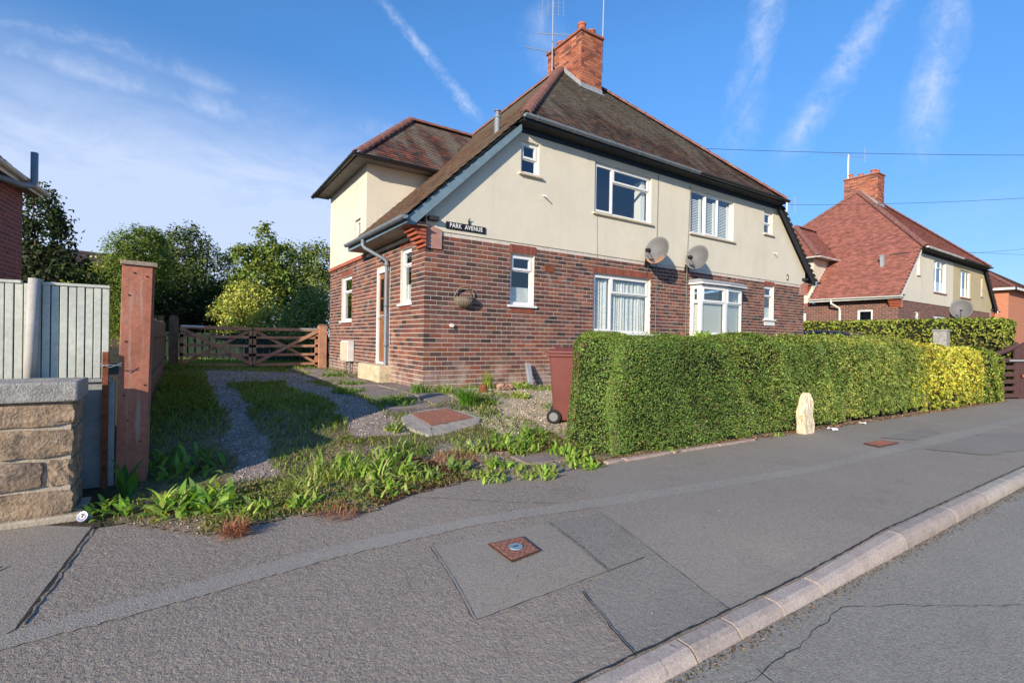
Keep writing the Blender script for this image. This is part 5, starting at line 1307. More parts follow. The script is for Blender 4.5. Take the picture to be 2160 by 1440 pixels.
for x in (-1.3, 1.35):
    for y in (-.8, .8):
        b = MB(); b.lathe([(0, -.09), (.2, -.1), (.30, -.08), (.31, 0), (.30, .08), (.2, .1), (0, .09)], (x, y, .31), 24, 'y'); w_ = b.build('wheel', 'tyre', car); b = MB(); b.lathe([(0, -.105), (.19, -.104), (.2, 0), (.19, .104), (0, .105)], (x, y, .31), 20, 'y'); b.build('hub', 'grey_hub', w_)

# brown drive gate at the right edge and the pillar behind the hedge
bg_ = thing('drive_gate', 'dark brown slatted wooden drive gate with curved top at right edge', 'gate', (18.45, -3.95, gz(18.45, -3.95)))
for i, z in enumerate((.12, .34, .56, .78, 1.00, 1.22)):
    b = MB(); b.bar((-1.6, .55, z), (.0, .05, z), .04, .13); b.build('rail', 'brown_gate', bg_, bevel=.006)
b = MB(); b.tube([(-1.6 + 1.6 * t, .55 - .5 * t, 1.36 + .36 * t ** 2) for t in (i / 8 for i in range(9))], .07, 6); b.build('top_rail', 'brown_gate', bg_)
b = MB(); b.prism([(-.06, .06, .05), (.14, -.01, .05), (.14, -.01, 1.55), (.08, .01, 1.74), (.0, .04, 1.80), (-.08, .07, 1.70)], (.03, .07, 0)); b.build('stile', 'brown_gate', bg_, bevel=.01)
b = MB(); b.bar((-.5, .12, 1.22), (.26, -.12, 1.22), .02, .055); b.build('bolt', 'metal', bg_); b = MB(); b.box(.13, -.10, .70, .28, -.05, .78); b.build('latch', 'terracotta', bg_)
b = MB(); b.prism([(.20, -.02, -.05), (.95, -.22, -.05), (.95, -.22, 1.65), (.75, -.17, 1.80), (.42, -.08, 1.80), (.20, -.02, 1.70)], (.04, .10, 0)); b.build('post', 'brown_gate', bg_, bevel=.012)
pil = thing('gate_pillar', 'pale weathered concrete pillar top half hidden by the back hedge', 'pillar', (16.3, -2.6, -.5)); b = MB(); b.box(-.17, -.17, 0, .17, .17, 1.88); b.build('shaft', 'coping', pil, bevel=.02); b = MB(); b.box(-.19, -.19, 1.88, .19, .19, 1.93); b.build('cap', 'coping', pil, bevel=.01)
tp = thing('garden_parasol', 'folded teal garden parasol beyond the field gate', 'parasol', (-.95, 11.5, 0)); b = MB(); b.tube([(0, 0, 0), (0, 0, 2.0)], .02, 8); b.build('pole', 'metal', tp); b = MB(); b.tube([(0, 0, .75), (0, 0, .95), (0, 0, 1.6), (0, 0, 1.95)], [.04, .12, .09, .02], 10); b.build('canopy', 'teal_cloth', tp)
gfn = thing('picket_fence', 'dark green garden fence seen through the field gate', 'fence', (-3.9, 10.2, 0))
for i in range(26):
    b = MB(); b.box(i * .19, -.012, 0, i * .19 + .15, .012, .95); b.build('picket', 'picket_green', gfn) if 'picket_green' in MATS else (M('picket_green', (.035, .06, .04), .8, (6, .3)), b.build('picket', 'picket_green', gfn))
b = MB(); b.box(0, .013, .2, 5.1, .04, .28); b.box(0, .013, .7, 5.1, .04, .78); b.build('rail', 'picket_green', gfn)

# ------------------------------------------------------------------ driveway surface
def fnoise(x, y, s=1.0, seed=0):
    """cheap smooth value noise"""
    def h(i, j): 
        n = (i * 374761393 + j * 668265263 + seed * 69069) & 0xffffffff; n = ((n ^ (n >> 13)) * 1274126177) & 0xffffffff; return ((n ^ (n >> 16)) & 0xffff) / 65535
    x *= s; y *= s; i, j = math.floor(x), math.floor(y); fx, fy = x - i, y - j; fx, fy = fx * fx * (3 - 2 * fx), fy * fy * (3 - 2 * fy)
    return (h(i, j) * (1 - fx) + h(i + 1, j) * fx) * (1 - fy) + (h(i, j + 1) * (1 - fx) + h(i + 1, j + 1) * fx) * fy
def in_poly(x, y, P):
    c = False; j = len(P) - 1
    for i in range(len(P)):
        if (P[i][1] > y) != (P[j][1] > y) and x < (P[j][0] - P[i][0]) * (y - P[i][1]) / (P[j][1] - P[i][1]) + P[i][0]: c = not c
        j = i
    return c
VE = [(-4.2, -3.66), (-3.93, -3.66), (-3.6, -3.92), (-3.3, -4.24), (-2.8, -4.12), (-2.3, -4.28), (-1.94, -4.08), (-1.16, -3.90), (-.66, -3.97), (.26, -4.08), (.48, -3.97), (.6, -3.9), (4, -3.88)]
def vy(x):
    for (x0, y0), (x1, y1) in zip(VE, VE[1:]):
        if x <= x1: return y0 + (y1 - y0) * (x - x0) / (x1 - x0) + .04 * (fnoise(x, 0, 6, 2) - .5)
    return -3.88
def region(x, y):
    """surface of the plot: gravel tracks, flags by the house, pale gravel, dry verge or grass"""
    j = (fnoise(x, y, 2.2, 3) - .5) * .30 + (fnoise(x, y, 7, 4) - .5) * .14
    if in_poly(x, y, slab_pts): return 'slab'
    if x > -1.22 + j * .4 and y > -1.72 + j * .5 and x < .0: return 'flags'
    if 2.3 + j < y < 5.1 + j and -3.15 + j < x < -1.05 + j: return 'gravel'
    if -3.15 < y < 2.6 and abs(x + 2.93 + .04 * y * 0) < .15 + j * .6: return 'gravel'
    if -2.45 < y < 3 and abs(x + 1.62 - (.12 if y < -1.6 else 0)) < .25 + j * .8: return 'gravel'
    if x > -.1 + j and y > -2.9 + j and y < 0: return 'pale'
    if y < (-3.05 if x > -2.5 else -3.45) + j * 1.6 and x < .6: return 'verge'
    if y < -2.3 and fnoise(x, y, 2.4, 61) > .55 and x > -2.6: return 'verge'
    return 'grass'
DC = dict(slab=(.10, .09, .07), flags=(.23, .19, .165), gravel=(.37, .30, .25), pale=(.52, .43, .31), verge=(.33, .245, .17), grass=(.20, .17, .085))
def drive_col(x, y):
    c = DC[region(x, y)]; k = .8 + .4 * fnoise(x, y, 9, 9); return tuple(v * k for v in c)
def pebble_ex(n, pos, c):
    v = n.n('ShaderNodeTexVoronoi'); n.put(v.inputs['Vector'], pos); v.inputs['Scale'].default_value = 75
    s = n.n('ShaderNodeSeparateColor'); n.put(s.inputs[0], v.outputs['Color'])
    k = n.math('MULTIPLY_ADD', s.outputs[0], .9, .5); cc = n.n('ShaderNodeCombineColor')
    for i in range(3): n.put(cc.inputs[i], k)
    return n.mix(1.0, c, cc.outputs[0], 'MULTIPLY')
M('drive', (1, 1, 1), .95, ((5, .15), (60, .2)), ((70, .03), (25, .02)), attr=True, extra=pebble_ex)
dr = ground_grid(frange(-3.82, 3.6, .06), frange(-4.28, 6.8, .06), lambda x, y: gz(x, y) + .006 + (.006 * math.sin(x * 7) * math.sin(y * 5) if y > -3.6 else .004), 'driveway', 'drive', drive_col, keep=lambda x, y: y > vy(x), kind='structure')
# old paving flags beside the house
fl_i = 0
for (x0, y0, x1, y1) in ((-1.15, -1.55, -.55, -.85), (-.5, -1.5, -.05, -.8), (-1.15, -.8, -.5, .0), (-.46, -.75, -.04, .05), (-1.1, .05, -.52, .85), (-.48, .1, -.04, .9), (-1.12, .9, -.5, 1.75), (-1.1, 1.8, -.42, 2.6), (-1.05, 2.65, -.5, 3.4), (-.45, 3.0, -.05, 3.7), (-1.0, 3.5, -.5, 4.2), (-.95, 4.3, -.2, 5.0), (-.9, 5.1, -.15, 5.9), (-.45, -3.75, .15, -3.4), (-.30, -4.02, .2, -3.78), (-1.15, -3.05, -.55, -2.82), (-1.0, -4.0, -.55, -3.75)):
    z = max(gz(x0, y0), gz(x1, y1), gz(x0, y1)) + random.uniform(.006, .028); b = MB(); q = lambda v: v + random.uniform(-.04, .04)
    zz = [gz(x0, y0), gz(x1, y0), gz(x1, y1), gz(x0, y1)]; t_ = random.uniform(.010, .03)
    P = [(q(x0), q(y0), zz[0] + t_), (q(x1), q(y0), zz[1] + t_ + random.uniform(-.01, .01)), (q(x1), q(y1), zz[2] + t_), (q(x0), q(y1), zz[3] + t_ + random.uniform(-.01, .01))]
    b.prism([(a, c, d - .06) for a, c, d in P], (0, 0, .06)); b.build('flagstone', 'flag', dr, bevel=.008) if 'flag' in MATS else (M('flag', (.27, .22, .19), .92, ((4, .2), (50, .12)), ((60, .004),), stain=[((.07, .085, .03), 4, .56, .68, .7, (1, 1, 1))]), b.build('flagstone', 'flag', dr, bevel=.008))

# ------------------------------------------------------------------ grass and weeds
def blades(name, P, H, Wd, cols, lean=.35, mat='grass', **tags):
    n = len(P); a = rng.uniform(0, 2 * math.pi, n); d = np.column_stack([np.cos(a), np.sin(a), np.zeros(n)]); s = np.column_stack([-np.sin(a), np.cos(a), np.zeros(n)])
    ln = rng.uniform(.1, 1, n)[:, None] * lean; H = H[:, None]; Wd = Wd[:, None]; up = np.array([[0, 0, 1.0]])
    m = P + up * H * .55 + d * H * ln * .35; t = P + up * H * (1 - ln * .35) + d * H * ln
    V = np.stack([P - s * Wd / 2, P + s * Wd / 2, m + s * Wd * .38, t, m - s * Wd * .38], 1).reshape(-1, 3)
    F = (np.arange(n) * 5)[:, None] + np.array([[0, 1, 2, 3, 4]])
    return np_mesh(name, V, F, palette_np(n, cols, .22), mat, **tags)
def scatter(n, x0, x1, y0, y1, accept):
    out = []
    while len(out) < n:
        x, y = random.uniform(x0, x1), random.uniform(y0, y1); d = accept(x, y)
        if d and random.random() < d: out.append((x, y, gz(x, y) + .004))
    return np.array(out)
GREEN = [(.25, .36, .06), (.29, .41, .07), (.20, .31, .055), (.38, .41, .12), (.46, .42, .19)]
def acc_grass(x, y):
    r = region(x, y)
    if r == 'grass':
        k = .25 + 1.1 * max(0, fnoise(x, y, 1.1, 21) - .15)
        if y < -2.2: k *= .35 + .5 * (fnoise(x, y, 3, 23) > .5)
        return min(1, k)
    if r == 'gravel': return .035 if fnoise(x, y, 3, 8) > .5 else .01
    if r == 'flags': return .20 if fnoise(x, y, 2.6, 5) > .60 else .0
    if r == 'pale': return .5 if fnoise(x, y, 2.4, 6) > .48 else .03
    return 0
Pg = scatter(42000, -3.75, 2.2, -3.6, 6.7, acc_grass)
hh = np.array([.03 + .07 * fnoise(x, y, .9, 33) * (1.5 if x < -3.1 else 1) for x, y, z in Pg]) * rng.uniform(.5, 1.35, len(Pg)) * np.where(Pg[:, 1] < -2.2, .7, 1)
blades('grass', Pg, hh, rng.uniform(.004, .008, len(Pg)), GREEN, .75, kind='stuff', label='rough grass growing over the drive between the gravel tracks', category='grass')
def acc_verge(x, y): return (y > vy(x) + .02 and region(x, y) == 'verge') * max(0, 1.4 * fnoise(x, y, 1.7, 40) - .25)
Pv = scatter(12000, -4.0, .6, -4.28, -2.3, acc_verge)
blades('verge_grass', Pv, rng.uniform(.012, .055, len(Pv)), rng.uniform(.003, .007, len(Pv)), [(.28, .32, .09), (.38, .36, .16), (.20, .28, .06), (.46, .38, .22), (.32, .36, .10)], .9, kind='stuff', label='thin patchy grass along the pavement edge', category='grass')
def acc_red(x, y): return (region(x, y) == 'verge' and vy(x) < y) * (1 if fnoise(x, y, 2.0, 77) > .58 else .03)
Pr_ = scatter(5500, -3.6, .4, -4.3, -2.8, acc_red)
blades('dry_stalks', Pr_, rng.uniform(.012, .05, len(Pr_)), rng.uniform(.003, .006, len(Pr_)), [(.30, .14, .075), (.38, .19, .10), (.24, .11, .06), (.42, .27, .16)], 1.6, 'dry', kind='stuff', label='reddish dead stalks lying along the pavement edge', category='dead grass')
# lawn beyond the field gate
Pl = scatter(9000, -3.9, 1.0, 6.9, 10.2, lambda x, y: 1)
blades('lawn', Pl, rng.uniform(.05, .12, len(Pl)), rng.uniform(.008, .014, len(Pl)), GREEN, .6, kind='stuff', label='green lawn seen through the bars of the field gate', category='grass')

def stones(name, n, x0, x1, y0, y1, kind_, cols, size, **tags):
    P = scatter(n, x0, x1, y0, y1, lambda x, y: 1 if region(x, y) == kind_ and y > vy(x) + .02 else 0); s = rng.uniform(.35, 1.2, n) * size
    oct_ = np.array([(1, 0, 0), (0, 1, 0), (-1, 0, 0), (0, -1, 0), (0, 0, .7), (0, 0, -.4)]); a = rng.uniform(0, 6.28, n); ca, sa = np.cos(a)[:, None], np.sin(a)[:, None]
    sc = s[:, None, None] * rng.uniform(.6, 1.2, (n, 1, 3)); B = oct_[None] * sc; X = B[..., 0] * ca - B[..., 1] * sa; Y = B[..., 0] * sa + B[..., 1] * ca
    V = (np.stack([X, Y, B[..., 2]], 2) + P[:, None] + np.array([0, 0, .004])).reshape(-1, 3)
    f = np.array([(0, 1, 4), (1, 2, 4), (2, 3, 4), (3, 0, 4), (1, 0, 5), (2, 1, 5), (3, 2, 5), (0, 3, 5)]); F = ((np.arange(n) * 6)[:, None, None] + f[None]).reshape(-1, 3)
    np_mesh(name, V, F, np.repeat(palette_np(n, cols, .2), 8, 0), 'dry', kind='stuff', **tags)
stones('gravel', 9000, -3.2, -1.0, -3.2, 5.2, 'gravel', [(.48, .40, .34), (.36, .30, .26), (.58, .50, .43), (.28, .23, .20)], .013, label='grey gravel of the two wheel tracks on the drive', category='gravel')
stones('pale_gravel', 2400, -.3, 2.6, -3.0, -.1, 'pale', [(.60, .52, .40), (.50, .42, .32), (.70, .62, .50), (.42, .34, .25)], .017, label='pale stony ground between the bin and the house', category='gravel')
stones('verge_stones', 1600, -3.8, .5, -4.28, -3.0, 'verge', [(.45, .38, .30), (.34, .27, .21), (.55, .50, .44), (.30, .18, .12)], .013, label='small stones and chippings among the verge weeds', category='gravel')

def weed(name, label, x, y, r, n, L, W_, cols, up=.5, curl=.9, mat='grass', group='weeds at the drive entrance', lobed=0.0):
    """rosette of long leaves, each a bent strip"""
    z = gz(x, y); K_ = 4; V = []; F = []
    ca = rng.uniform(0, 2 * math.pi, n); pr = r * np.sqrt(rng.uniform(0, 1, n)); pa = rng.uniform(0, 2 * math.pi, n); C = palette_np(n, cols, .2); FC = []
    for i in range(n):
        b = Vector((x + pr[i] * math.cos(pa[i]), y + pr[i] * math.sin(pa[i]), 0)); b.z = gz(b.x, b.y) + .002; d = Vector((math.cos(ca[i]), math.sin(ca[i]), 0)); s = Vector((-d.y, d.x, 0)); l = L * random.uniform(.55, 1.2); w = W_ * random.uniform(.7, 1.25); th = rad(90) - random.uniform(.1, 1.0) * (1 - up) * 1.5; p = b.copy(); k0 = len(V); cl = curl * random.uniform(.5, 1.3)
        tw = random.uniform(-.5, .5)
        for j in range(K_ + 1):
            t = j / K_; wd = w * (.25 + 1.5 * t * (1 - t) * 1.9) * (1 - t ** 4) * (1 + lobed * (.5 if j % 2 else -.4)); ss_ = s * math.cos(tw) + Vector((0, 0, 1)) * math.sin(tw) * .5
            V += [p - ss_ * wd / 2, p + ss_ * wd / 2]
            p = p + (d * math.cos(th) + Vector((0, 0, 1)) * math.sin(th)) * (l / K_); th -= cl / K_ * 1.6
            if p.z < b.z + .006: p.z = b.z + .006
        for j in range(K_): F.append((k0 + 2 * j, k0 + 2 * j + 1, k0 + 2 * j + 3, k0 + 2 * j + 2)); FC.append(C[i])
    return np_mesh(name, np.array([tuple(v) for v in V]), np.array(F), np.array(FC), mat, label=label, category='weed', group=group)
BR = [(.28, .43, .06), (.34, .49, .085), (.22, .37, .05), (.40, .50, .12)]
MD = [(.15, .25, .045), (.19, .30, .055), (.12, .21, .04)]
YG = [(.38, .46, .10), (.31, .40, .08), (.48, .50, .18)]
weed('weed_clump', 'bright green broad-leaved weeds beside the red gate post foot', -3.38, -3.62, .27, 90, .20, .050, BR, .55)
weed('weed_clump', 'dark broad-leaved weeds shaded by the red gate post', -3.45, -2.75, .32, 90, .18, .05, MD, .5)
weed('weed_clump', 'small leafy weeds at the end of the stone wall', -3.86, -3.50, .14, 40, .15, .030, BR, .45)
weed('dock_leaf', 'single tall dock leaves against the red gate post', -3.80, -3.20, .05, 7, .30, .075, [(.07, .17, .03)], .85, .5)
weed('weed_clump', 'tall grassy weeds on the left of the sunlit verge middle', -2.30, -3.30, .24, 130, .22, .016, YG, .7, .8)
weed('weed_clump', 'leafy yellow-green weeds in the middle of the sunlit verge', -1.92, -3.28, .34, 150, .20, .034, BR + YG, .55, .9, lobed=.4)
weed('weed_clump', 'low spreading weeds nearest the pavement in mid verge', -2.05, -3.86, .24, 80, .13, .028, BR + YG, .35, lobed=.4)
weed('weed_clump', 'low green weed beside the dead stalks on the verge', -2.70, -3.93, .12, 40, .13, .030, BR, .4)
weed('weed_clump', 'dense mound of bright green weeds left of the bin', -.16, -3.10, .34, 230, .17, .028, BR, .5, 1.2, lobed=.5)
weed('weed_clump', 'bright weeds spreading in front of the hedge end', .28, -3.58, .26, 110, .15, .036, BR, .45, lobed=.4)
weed('weed_clump', 'dandelion leaves at the pavement edge by the hedge corner', .10, -3.98, .20, 80, .13, .032, BR, .4, lobed=.5)
weed('weed_clump', 'green weeds round the loose paving at the pavement edge', -.55, -4.03, .22, 90, .14, .030, BR + YG, .4, lobed=.5)
weed('weed_clump', 'small weeds left of the loose paving at the pavement edge', -1.05, -3.95, .18, 60, .12, .026, YG + BR, .4, lobed=.5)
weed('weed_clump', 'big pale leaf weed among red stalks on the verge', -1.15, -3.55, .12, 16, .19, .060, [(.18, .27, .07), (.22, .30, .08)], .35)
weed('weed_clump', 'dark grassy tuft at the front corner of the house', -.28, -.55, .17, 110, .22, .014, MD, .75, .9, group='weeds near the house')
weed('weed_clump', 'second grassy tuft right of the house corner', .08, -.60, .16, 90, .20, .014, MD + YG, .7, .9, group='weeds near the house')
weed('grass_tuft', 'fountain of fine bright green grass behind the drain cover', -.02, -1.62, .13, 220, .42, .009, [(.14, .30, .03), (.20, .36, .05), (.10, .24, .025)], .72, 1.1, group='weeds near the house')
weed('grass_tuft', 'yellow-green upright grass tuft against the brick wall', 1.05, -.42, .09, 90, .38, .012, [(.32, .38, .07), (.26, .32, .05)], .9, .6, group='weeds near the house')
weed('weed_clump', 'leafy weeds at the foot of the leaning plank', 1.75, -.50, .20, 70, .16, .032, BR, .5, group='weeds near the house')
weed('weed_clump', 'pale weeds on stony ground between bin and house', 1.10, -1.35, .16, 120, .14, .026, YG, .4, group='weeds near the house')
weed('weed_clump', 'scattered weeds on stony ground behind the drain slab', .35, -1.55, .18, 80, .13, .024, YG + MD, .4, group='weeds near the house')
weed('weed_clump', 'mossy weeds between the flags outside the side door', -.85, 1.3, .24, 170, .12, .026, MD, .35, group='weeds near the house')
weed('weed_clump', 'dark mossy weeds on the flags nearest the drain slab', -.95, -1.25, .26, 190, .12, .022, MD, .4, group='weeds near the house')
weed('weed_clump', 'mossy weeds along the edge of the right wheel track', -1.25, .1, .26, 190, .11, .022, MD, .4, group='weeds near the house')
weed('weed_clump', 'weeds in the flags near the far end of side wall', -.7, 3.4, .22, 150, .13, .026, MD, .4, group='weeds near the house')
weed('weed_clump', 'stray green weed at the foot of the hedge', 1.62, -3.98, .07, 22, .09, .022, BR, .4)
weed('weed_clump', 'little weed at the hedge foot left of marker stone', 4.1, -3.98, .08, 22, .10, .022, BR, .4)
dt = weed('dead_grass_tuft', 'rusty dead grass tuft overhanging the pavement edge', -3.16, -4.28, .075, 260, .13, .006, [(.36, .15, .08), (.44, .20, .11), (.28, .11, .06)], .5, 1.2, 'dry')
weed('dead_grass_tuft', 'patch of red-brown dead grass right of mid verge', -1.05, -3.28, .24, 420, .10, .005, [(.40, .20, .11), (.34, .16, .09), (.48, .28, .16)], .5, 1.2, 'dry')
weed('dead_grass_tuft', 'flat reddish dead stalks on the pavement edge, mid verge', -2.50, -4.20, .17, 300, .09, .005, [(.38, .17, .10), (.30, .13, .075)], .2, .8, 'dry')
# edging stones and leaf litter below the hedge
eg = thing('edging', 'row of worn stone edgings between the hedge and pavement', 'edging'); 
for x0, x1 in ((.42, .70), (.72, 1.55), (1.57, 2.5), (2.52, 3.4)):
    b = MB(); b.prism([(x0, -4.05 + .02 * (x0 > 1), gz(x0, -4) - .06), (x1, -4.02, gz(x1, -4) - .06), (x1, -3.95, gz(x1, -4) - .06), (x0, -3.96, gz(x0, -4) - .06)], (0, 0, .085)); b.build('edging_stone', 'pink_stone', eg, bevel=.008) if 'pink_stone' in MATS else (M('pink_stone', (.42, .32, .265), .92, ((8, .15), (60, .1)), (60, .003)), b.build('edging_stone', 'pink_stone', eg, bevel=.008))
litter('hedge_litter', lambda: (random.uniform(.4, 17), -3.86 - abs(random.gauss(0, .07))), 5200, [(.26, .13, .07), (.34, .20, .10), (.20, .12, .07), (.40, .28, .16)], .035, gz, .012, label='brown leaf litter along the foot of the hedge', category='leaf litter')

# ------------------------------------------------------------------ hedges
def hedge(name, label, box, r, n, leaf, cols, core_in=.07, topf=None, wob=.05, brown=.015, fade=None, group=None, dens=None, gaps=.30, shoots=0, stems=0):
    """clipped hedge: rounded box whose surface is covered in leaves"""
    x0, y0, z0, x1, y1, z1 = box; t = thing(name, label, 'hedge', ((x0 + x1) / 2, (y0 + y1) / 2, z0), group); o = np.array([(x0 + x1) / 2, (y0 + y1) / 2, z0])
    lo, hi = np.array([x0, y0, z0 - r]), np.array([x1, y1, z1]); S = hi - lo
    def rounded(p, extra=0):
        c = np.clip(p, lo + r, hi - r); d = p - c; L = np.linalg.norm(d, axis=1, keepdims=True); nn = d / np.maximum(L, 1e-6)
        return c + nn * (r + extra), nn
    def shape(p):
        q = p.copy()
        if topf is not None: h = np.array([topf(x) for x in p[:, 0]]); q[:, 2] = z0 + (p[:, 2] - z0) * (h - z0) / (z1 - z0)
        q[:, 2] -= .015 * (q[:, 0] - x0) * 0
        w = np.sin(q[:, 0] * 3.1 + q[:, 2] * 2.3) * np.sin(q[:, 0] * 1.3 + 1 + q[:, 1] * 2) * wob + np.sin(q[:, 0] * 9.1 + q[:, 2] * 7.1) * wob * .3
        q[:, 1] += w; q[:, 2] += np.sin(q[:, 0] * 2.2) * wob * .5; q[:, 0] += np.sin(q[:, 2] * 5 + q[:, 1] * 4) * wob * .6
        return q
    areas = np.array([S[0] * S[2], S[0] * S[2], S[0] * S[1], S[1] * S[2], S[1] * S[2]]) * np.array([1, .25, 1, 1, .8]); ar = areas / areas.sum()
    f = rng.choice(5, n, p=ar); U = rng.uniform(0, 1, (n, 3))
    if dens: U[:, 0] = U[:, 0] ** dens
    P = lo + U * S
    P[f == 0, 1] = y0; P[f == 1, 1] = y1; P[f == 2, 2] = z1; P[f == 3, 0] = x0; P[f == 4, 0] = x1
    q, nn = rounded(P); dep = np.abs(rng.normal(0, .028, (n, 1))) - .012; q = shape(q - nn * dep)
    keep = q[:, 2] > z0 - .02 + .10 * np.abs(np.sin(q[:, 0] * 4.7)) * rng.uniform(0, 1, n); 
    gp = np.array([fnoise(a + b * 1.3, c, 3.3, 91) * .6 + fnoise(a + b, c, 8, 92) * .4 for a, b, c in q]); base_ = np.clip((z0 + .28 - q[:, 2]) / .28, 0, 1)
    keep &= (gp > gaps + .25 * base_) | (rng.uniform(0, 1, n) < .35)
    q, nn = q[keep], nn[keep]
    if shoots:
        ks = rng.uniform(x0 + .2, x1 - .2, shoots); sh_ = []
        for xx in ks:
            yy, hh_ = rng.uniform(y0 + .05, y1 - .1), rng.uniform(.03, .11); zt_ = (topf(xx) if topf else z1)
            for _ in range(9): t_ = rng.uniform(0, 1); sh_.append((xx + rng.normal(0, .02), yy + rng.normal(0, .02), zt_ - .02 + hh_ * t_))
        sh_ = np.array(sh_); q = np.concatenate([q, sh_]); nn = np.concatenate([nn, unit(rng.normal(0, 1, sh_.shape))])
    m = len(q)
    if callable(leaf): l = np.array([leaf(x) for x in q[:, 0]])
    else: l = np.full(m, leaf)
    l = l * rng.uniform(.6, 1.35, m); V, F = leaves_np(q, nn + np.array([0, -.1, .35]), l, l * rng.uniform(.38, .6, m), .62)
    C = palette_np(m, cols, .20)
    if fade is not None: C = fade(q, C)
    bw = rng.uniform(0, 1, m) < brown; C[bw] = palette_np(int(bw.sum()), [(.30, .17, .07), (.36, .22, .10)], .2)
    np_mesh('leaves', V - o, F, C, 'leaf', t, kind='stuff')
    # solid core, the hedge's inner shade put into its near-black colour
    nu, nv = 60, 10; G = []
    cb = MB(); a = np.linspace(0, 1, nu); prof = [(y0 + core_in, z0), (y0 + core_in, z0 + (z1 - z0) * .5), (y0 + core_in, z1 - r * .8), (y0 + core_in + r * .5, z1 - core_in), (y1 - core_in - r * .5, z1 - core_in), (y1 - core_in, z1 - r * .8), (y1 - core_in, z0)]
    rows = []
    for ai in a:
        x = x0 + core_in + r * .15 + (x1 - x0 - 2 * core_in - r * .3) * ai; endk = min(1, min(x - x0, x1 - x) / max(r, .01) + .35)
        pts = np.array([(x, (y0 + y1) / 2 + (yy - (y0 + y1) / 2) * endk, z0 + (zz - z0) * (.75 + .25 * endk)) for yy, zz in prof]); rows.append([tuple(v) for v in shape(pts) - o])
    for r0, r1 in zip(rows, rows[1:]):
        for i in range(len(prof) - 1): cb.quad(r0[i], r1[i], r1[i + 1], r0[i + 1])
    cb.poly(rows[0]); cb.poly(rows[-1]); cb.build('shade_core', 'hedge_core', t)
    if stems:
        sb_ = MB()
        for _ in range(stems):
            xx, yy = random.uniform(x0 + .1, x1 - .1), y0 + random.uniform(.04, .14); sb_.tube([Vector((xx, yy + .05, z0 - .12)) - Vector(o), Vector((xx + random.uniform(-.06, .06), yy, z0 + .12)) - Vector(o), Vector((xx + random.uniform(-.15, .15), yy - .02, z0 + .34)) - Vector(o)], [.010, .008, .004], 5)
        sb_.build('stems', 'bark', t, kind='stuff')
    return t
HG = [(.105, .178, .036), (.13, .215, .044), (.16, .25, .052), (.09, .155, .036), (.19, .26, .065), (.12, .20, .042)]
def top1(x): return .02 * math.sin(x * 3.7) + .015 * math.sin(x * 8.3 + 1) + .97 + .08 * ss((x - .5) / 8) - .10 * ss((x - 9.0) / 2.5)
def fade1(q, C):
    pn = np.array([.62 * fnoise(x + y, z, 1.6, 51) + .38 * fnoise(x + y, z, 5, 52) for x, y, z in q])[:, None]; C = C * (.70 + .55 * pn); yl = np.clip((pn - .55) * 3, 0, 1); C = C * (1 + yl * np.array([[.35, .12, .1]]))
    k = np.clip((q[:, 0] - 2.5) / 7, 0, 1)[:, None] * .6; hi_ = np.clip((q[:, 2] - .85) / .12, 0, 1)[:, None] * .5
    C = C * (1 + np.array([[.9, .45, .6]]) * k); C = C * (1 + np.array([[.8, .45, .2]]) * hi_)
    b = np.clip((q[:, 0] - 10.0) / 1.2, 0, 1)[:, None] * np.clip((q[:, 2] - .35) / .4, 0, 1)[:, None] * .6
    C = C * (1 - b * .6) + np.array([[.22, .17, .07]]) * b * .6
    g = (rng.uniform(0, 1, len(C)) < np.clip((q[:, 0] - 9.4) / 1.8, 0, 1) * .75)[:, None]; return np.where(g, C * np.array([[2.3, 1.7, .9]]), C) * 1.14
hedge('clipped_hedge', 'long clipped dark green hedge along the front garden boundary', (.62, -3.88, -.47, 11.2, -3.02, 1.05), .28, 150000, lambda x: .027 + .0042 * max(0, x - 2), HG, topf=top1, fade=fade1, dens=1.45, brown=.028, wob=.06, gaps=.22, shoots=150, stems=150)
GOLD = [(.60, .56, .06), (.68, .62, .09), (.50, .49, .055), (.74, .68, .17), (.40, .42, .05)]
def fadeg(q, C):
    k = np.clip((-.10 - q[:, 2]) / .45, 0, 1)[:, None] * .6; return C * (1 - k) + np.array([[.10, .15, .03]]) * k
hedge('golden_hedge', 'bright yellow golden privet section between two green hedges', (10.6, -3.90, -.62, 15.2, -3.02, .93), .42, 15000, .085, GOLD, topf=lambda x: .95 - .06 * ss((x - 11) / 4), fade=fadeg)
hedge('rounded_hedge', 'rounded green hedge end beside the brown drive gate', (14.8, -3.92, -.68, 17.3, -2.95, .88), .42, 8000, .085, [(.12, .19, .035), (.16, .23, .04), (.28, .33, .055), (.42, .42, .07)], topf=lambda x: .90 - .12 * ss((x - 16) / 1.3))
YH = [(.34, .39, .05), (.28, .35, .045), (.40, .43, .065), (.22, .29, .045), (.30, .31, .07)]
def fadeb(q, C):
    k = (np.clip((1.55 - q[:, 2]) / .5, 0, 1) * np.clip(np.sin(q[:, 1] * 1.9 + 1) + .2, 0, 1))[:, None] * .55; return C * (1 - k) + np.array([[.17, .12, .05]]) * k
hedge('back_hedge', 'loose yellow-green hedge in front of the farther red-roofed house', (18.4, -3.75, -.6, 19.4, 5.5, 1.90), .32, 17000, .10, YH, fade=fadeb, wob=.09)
# stray shoot above the hedge
weed('hedge_shoot', 'bright green shoot sticking up out of the long hedge', 3.05, -3.35, .10, 50, .16, .035, BR, .7, .6); bpy.data.objects['hedge_shoot'].location.z = 1.40
weed('hedge_shoot', 'small green bulge of new growth on the hedge top', 2.25, -3.35, .16, 60, .08, .030, MD, .5, .9); bpy.data.objects['hedge_shoot.001'].location.z = 1.41

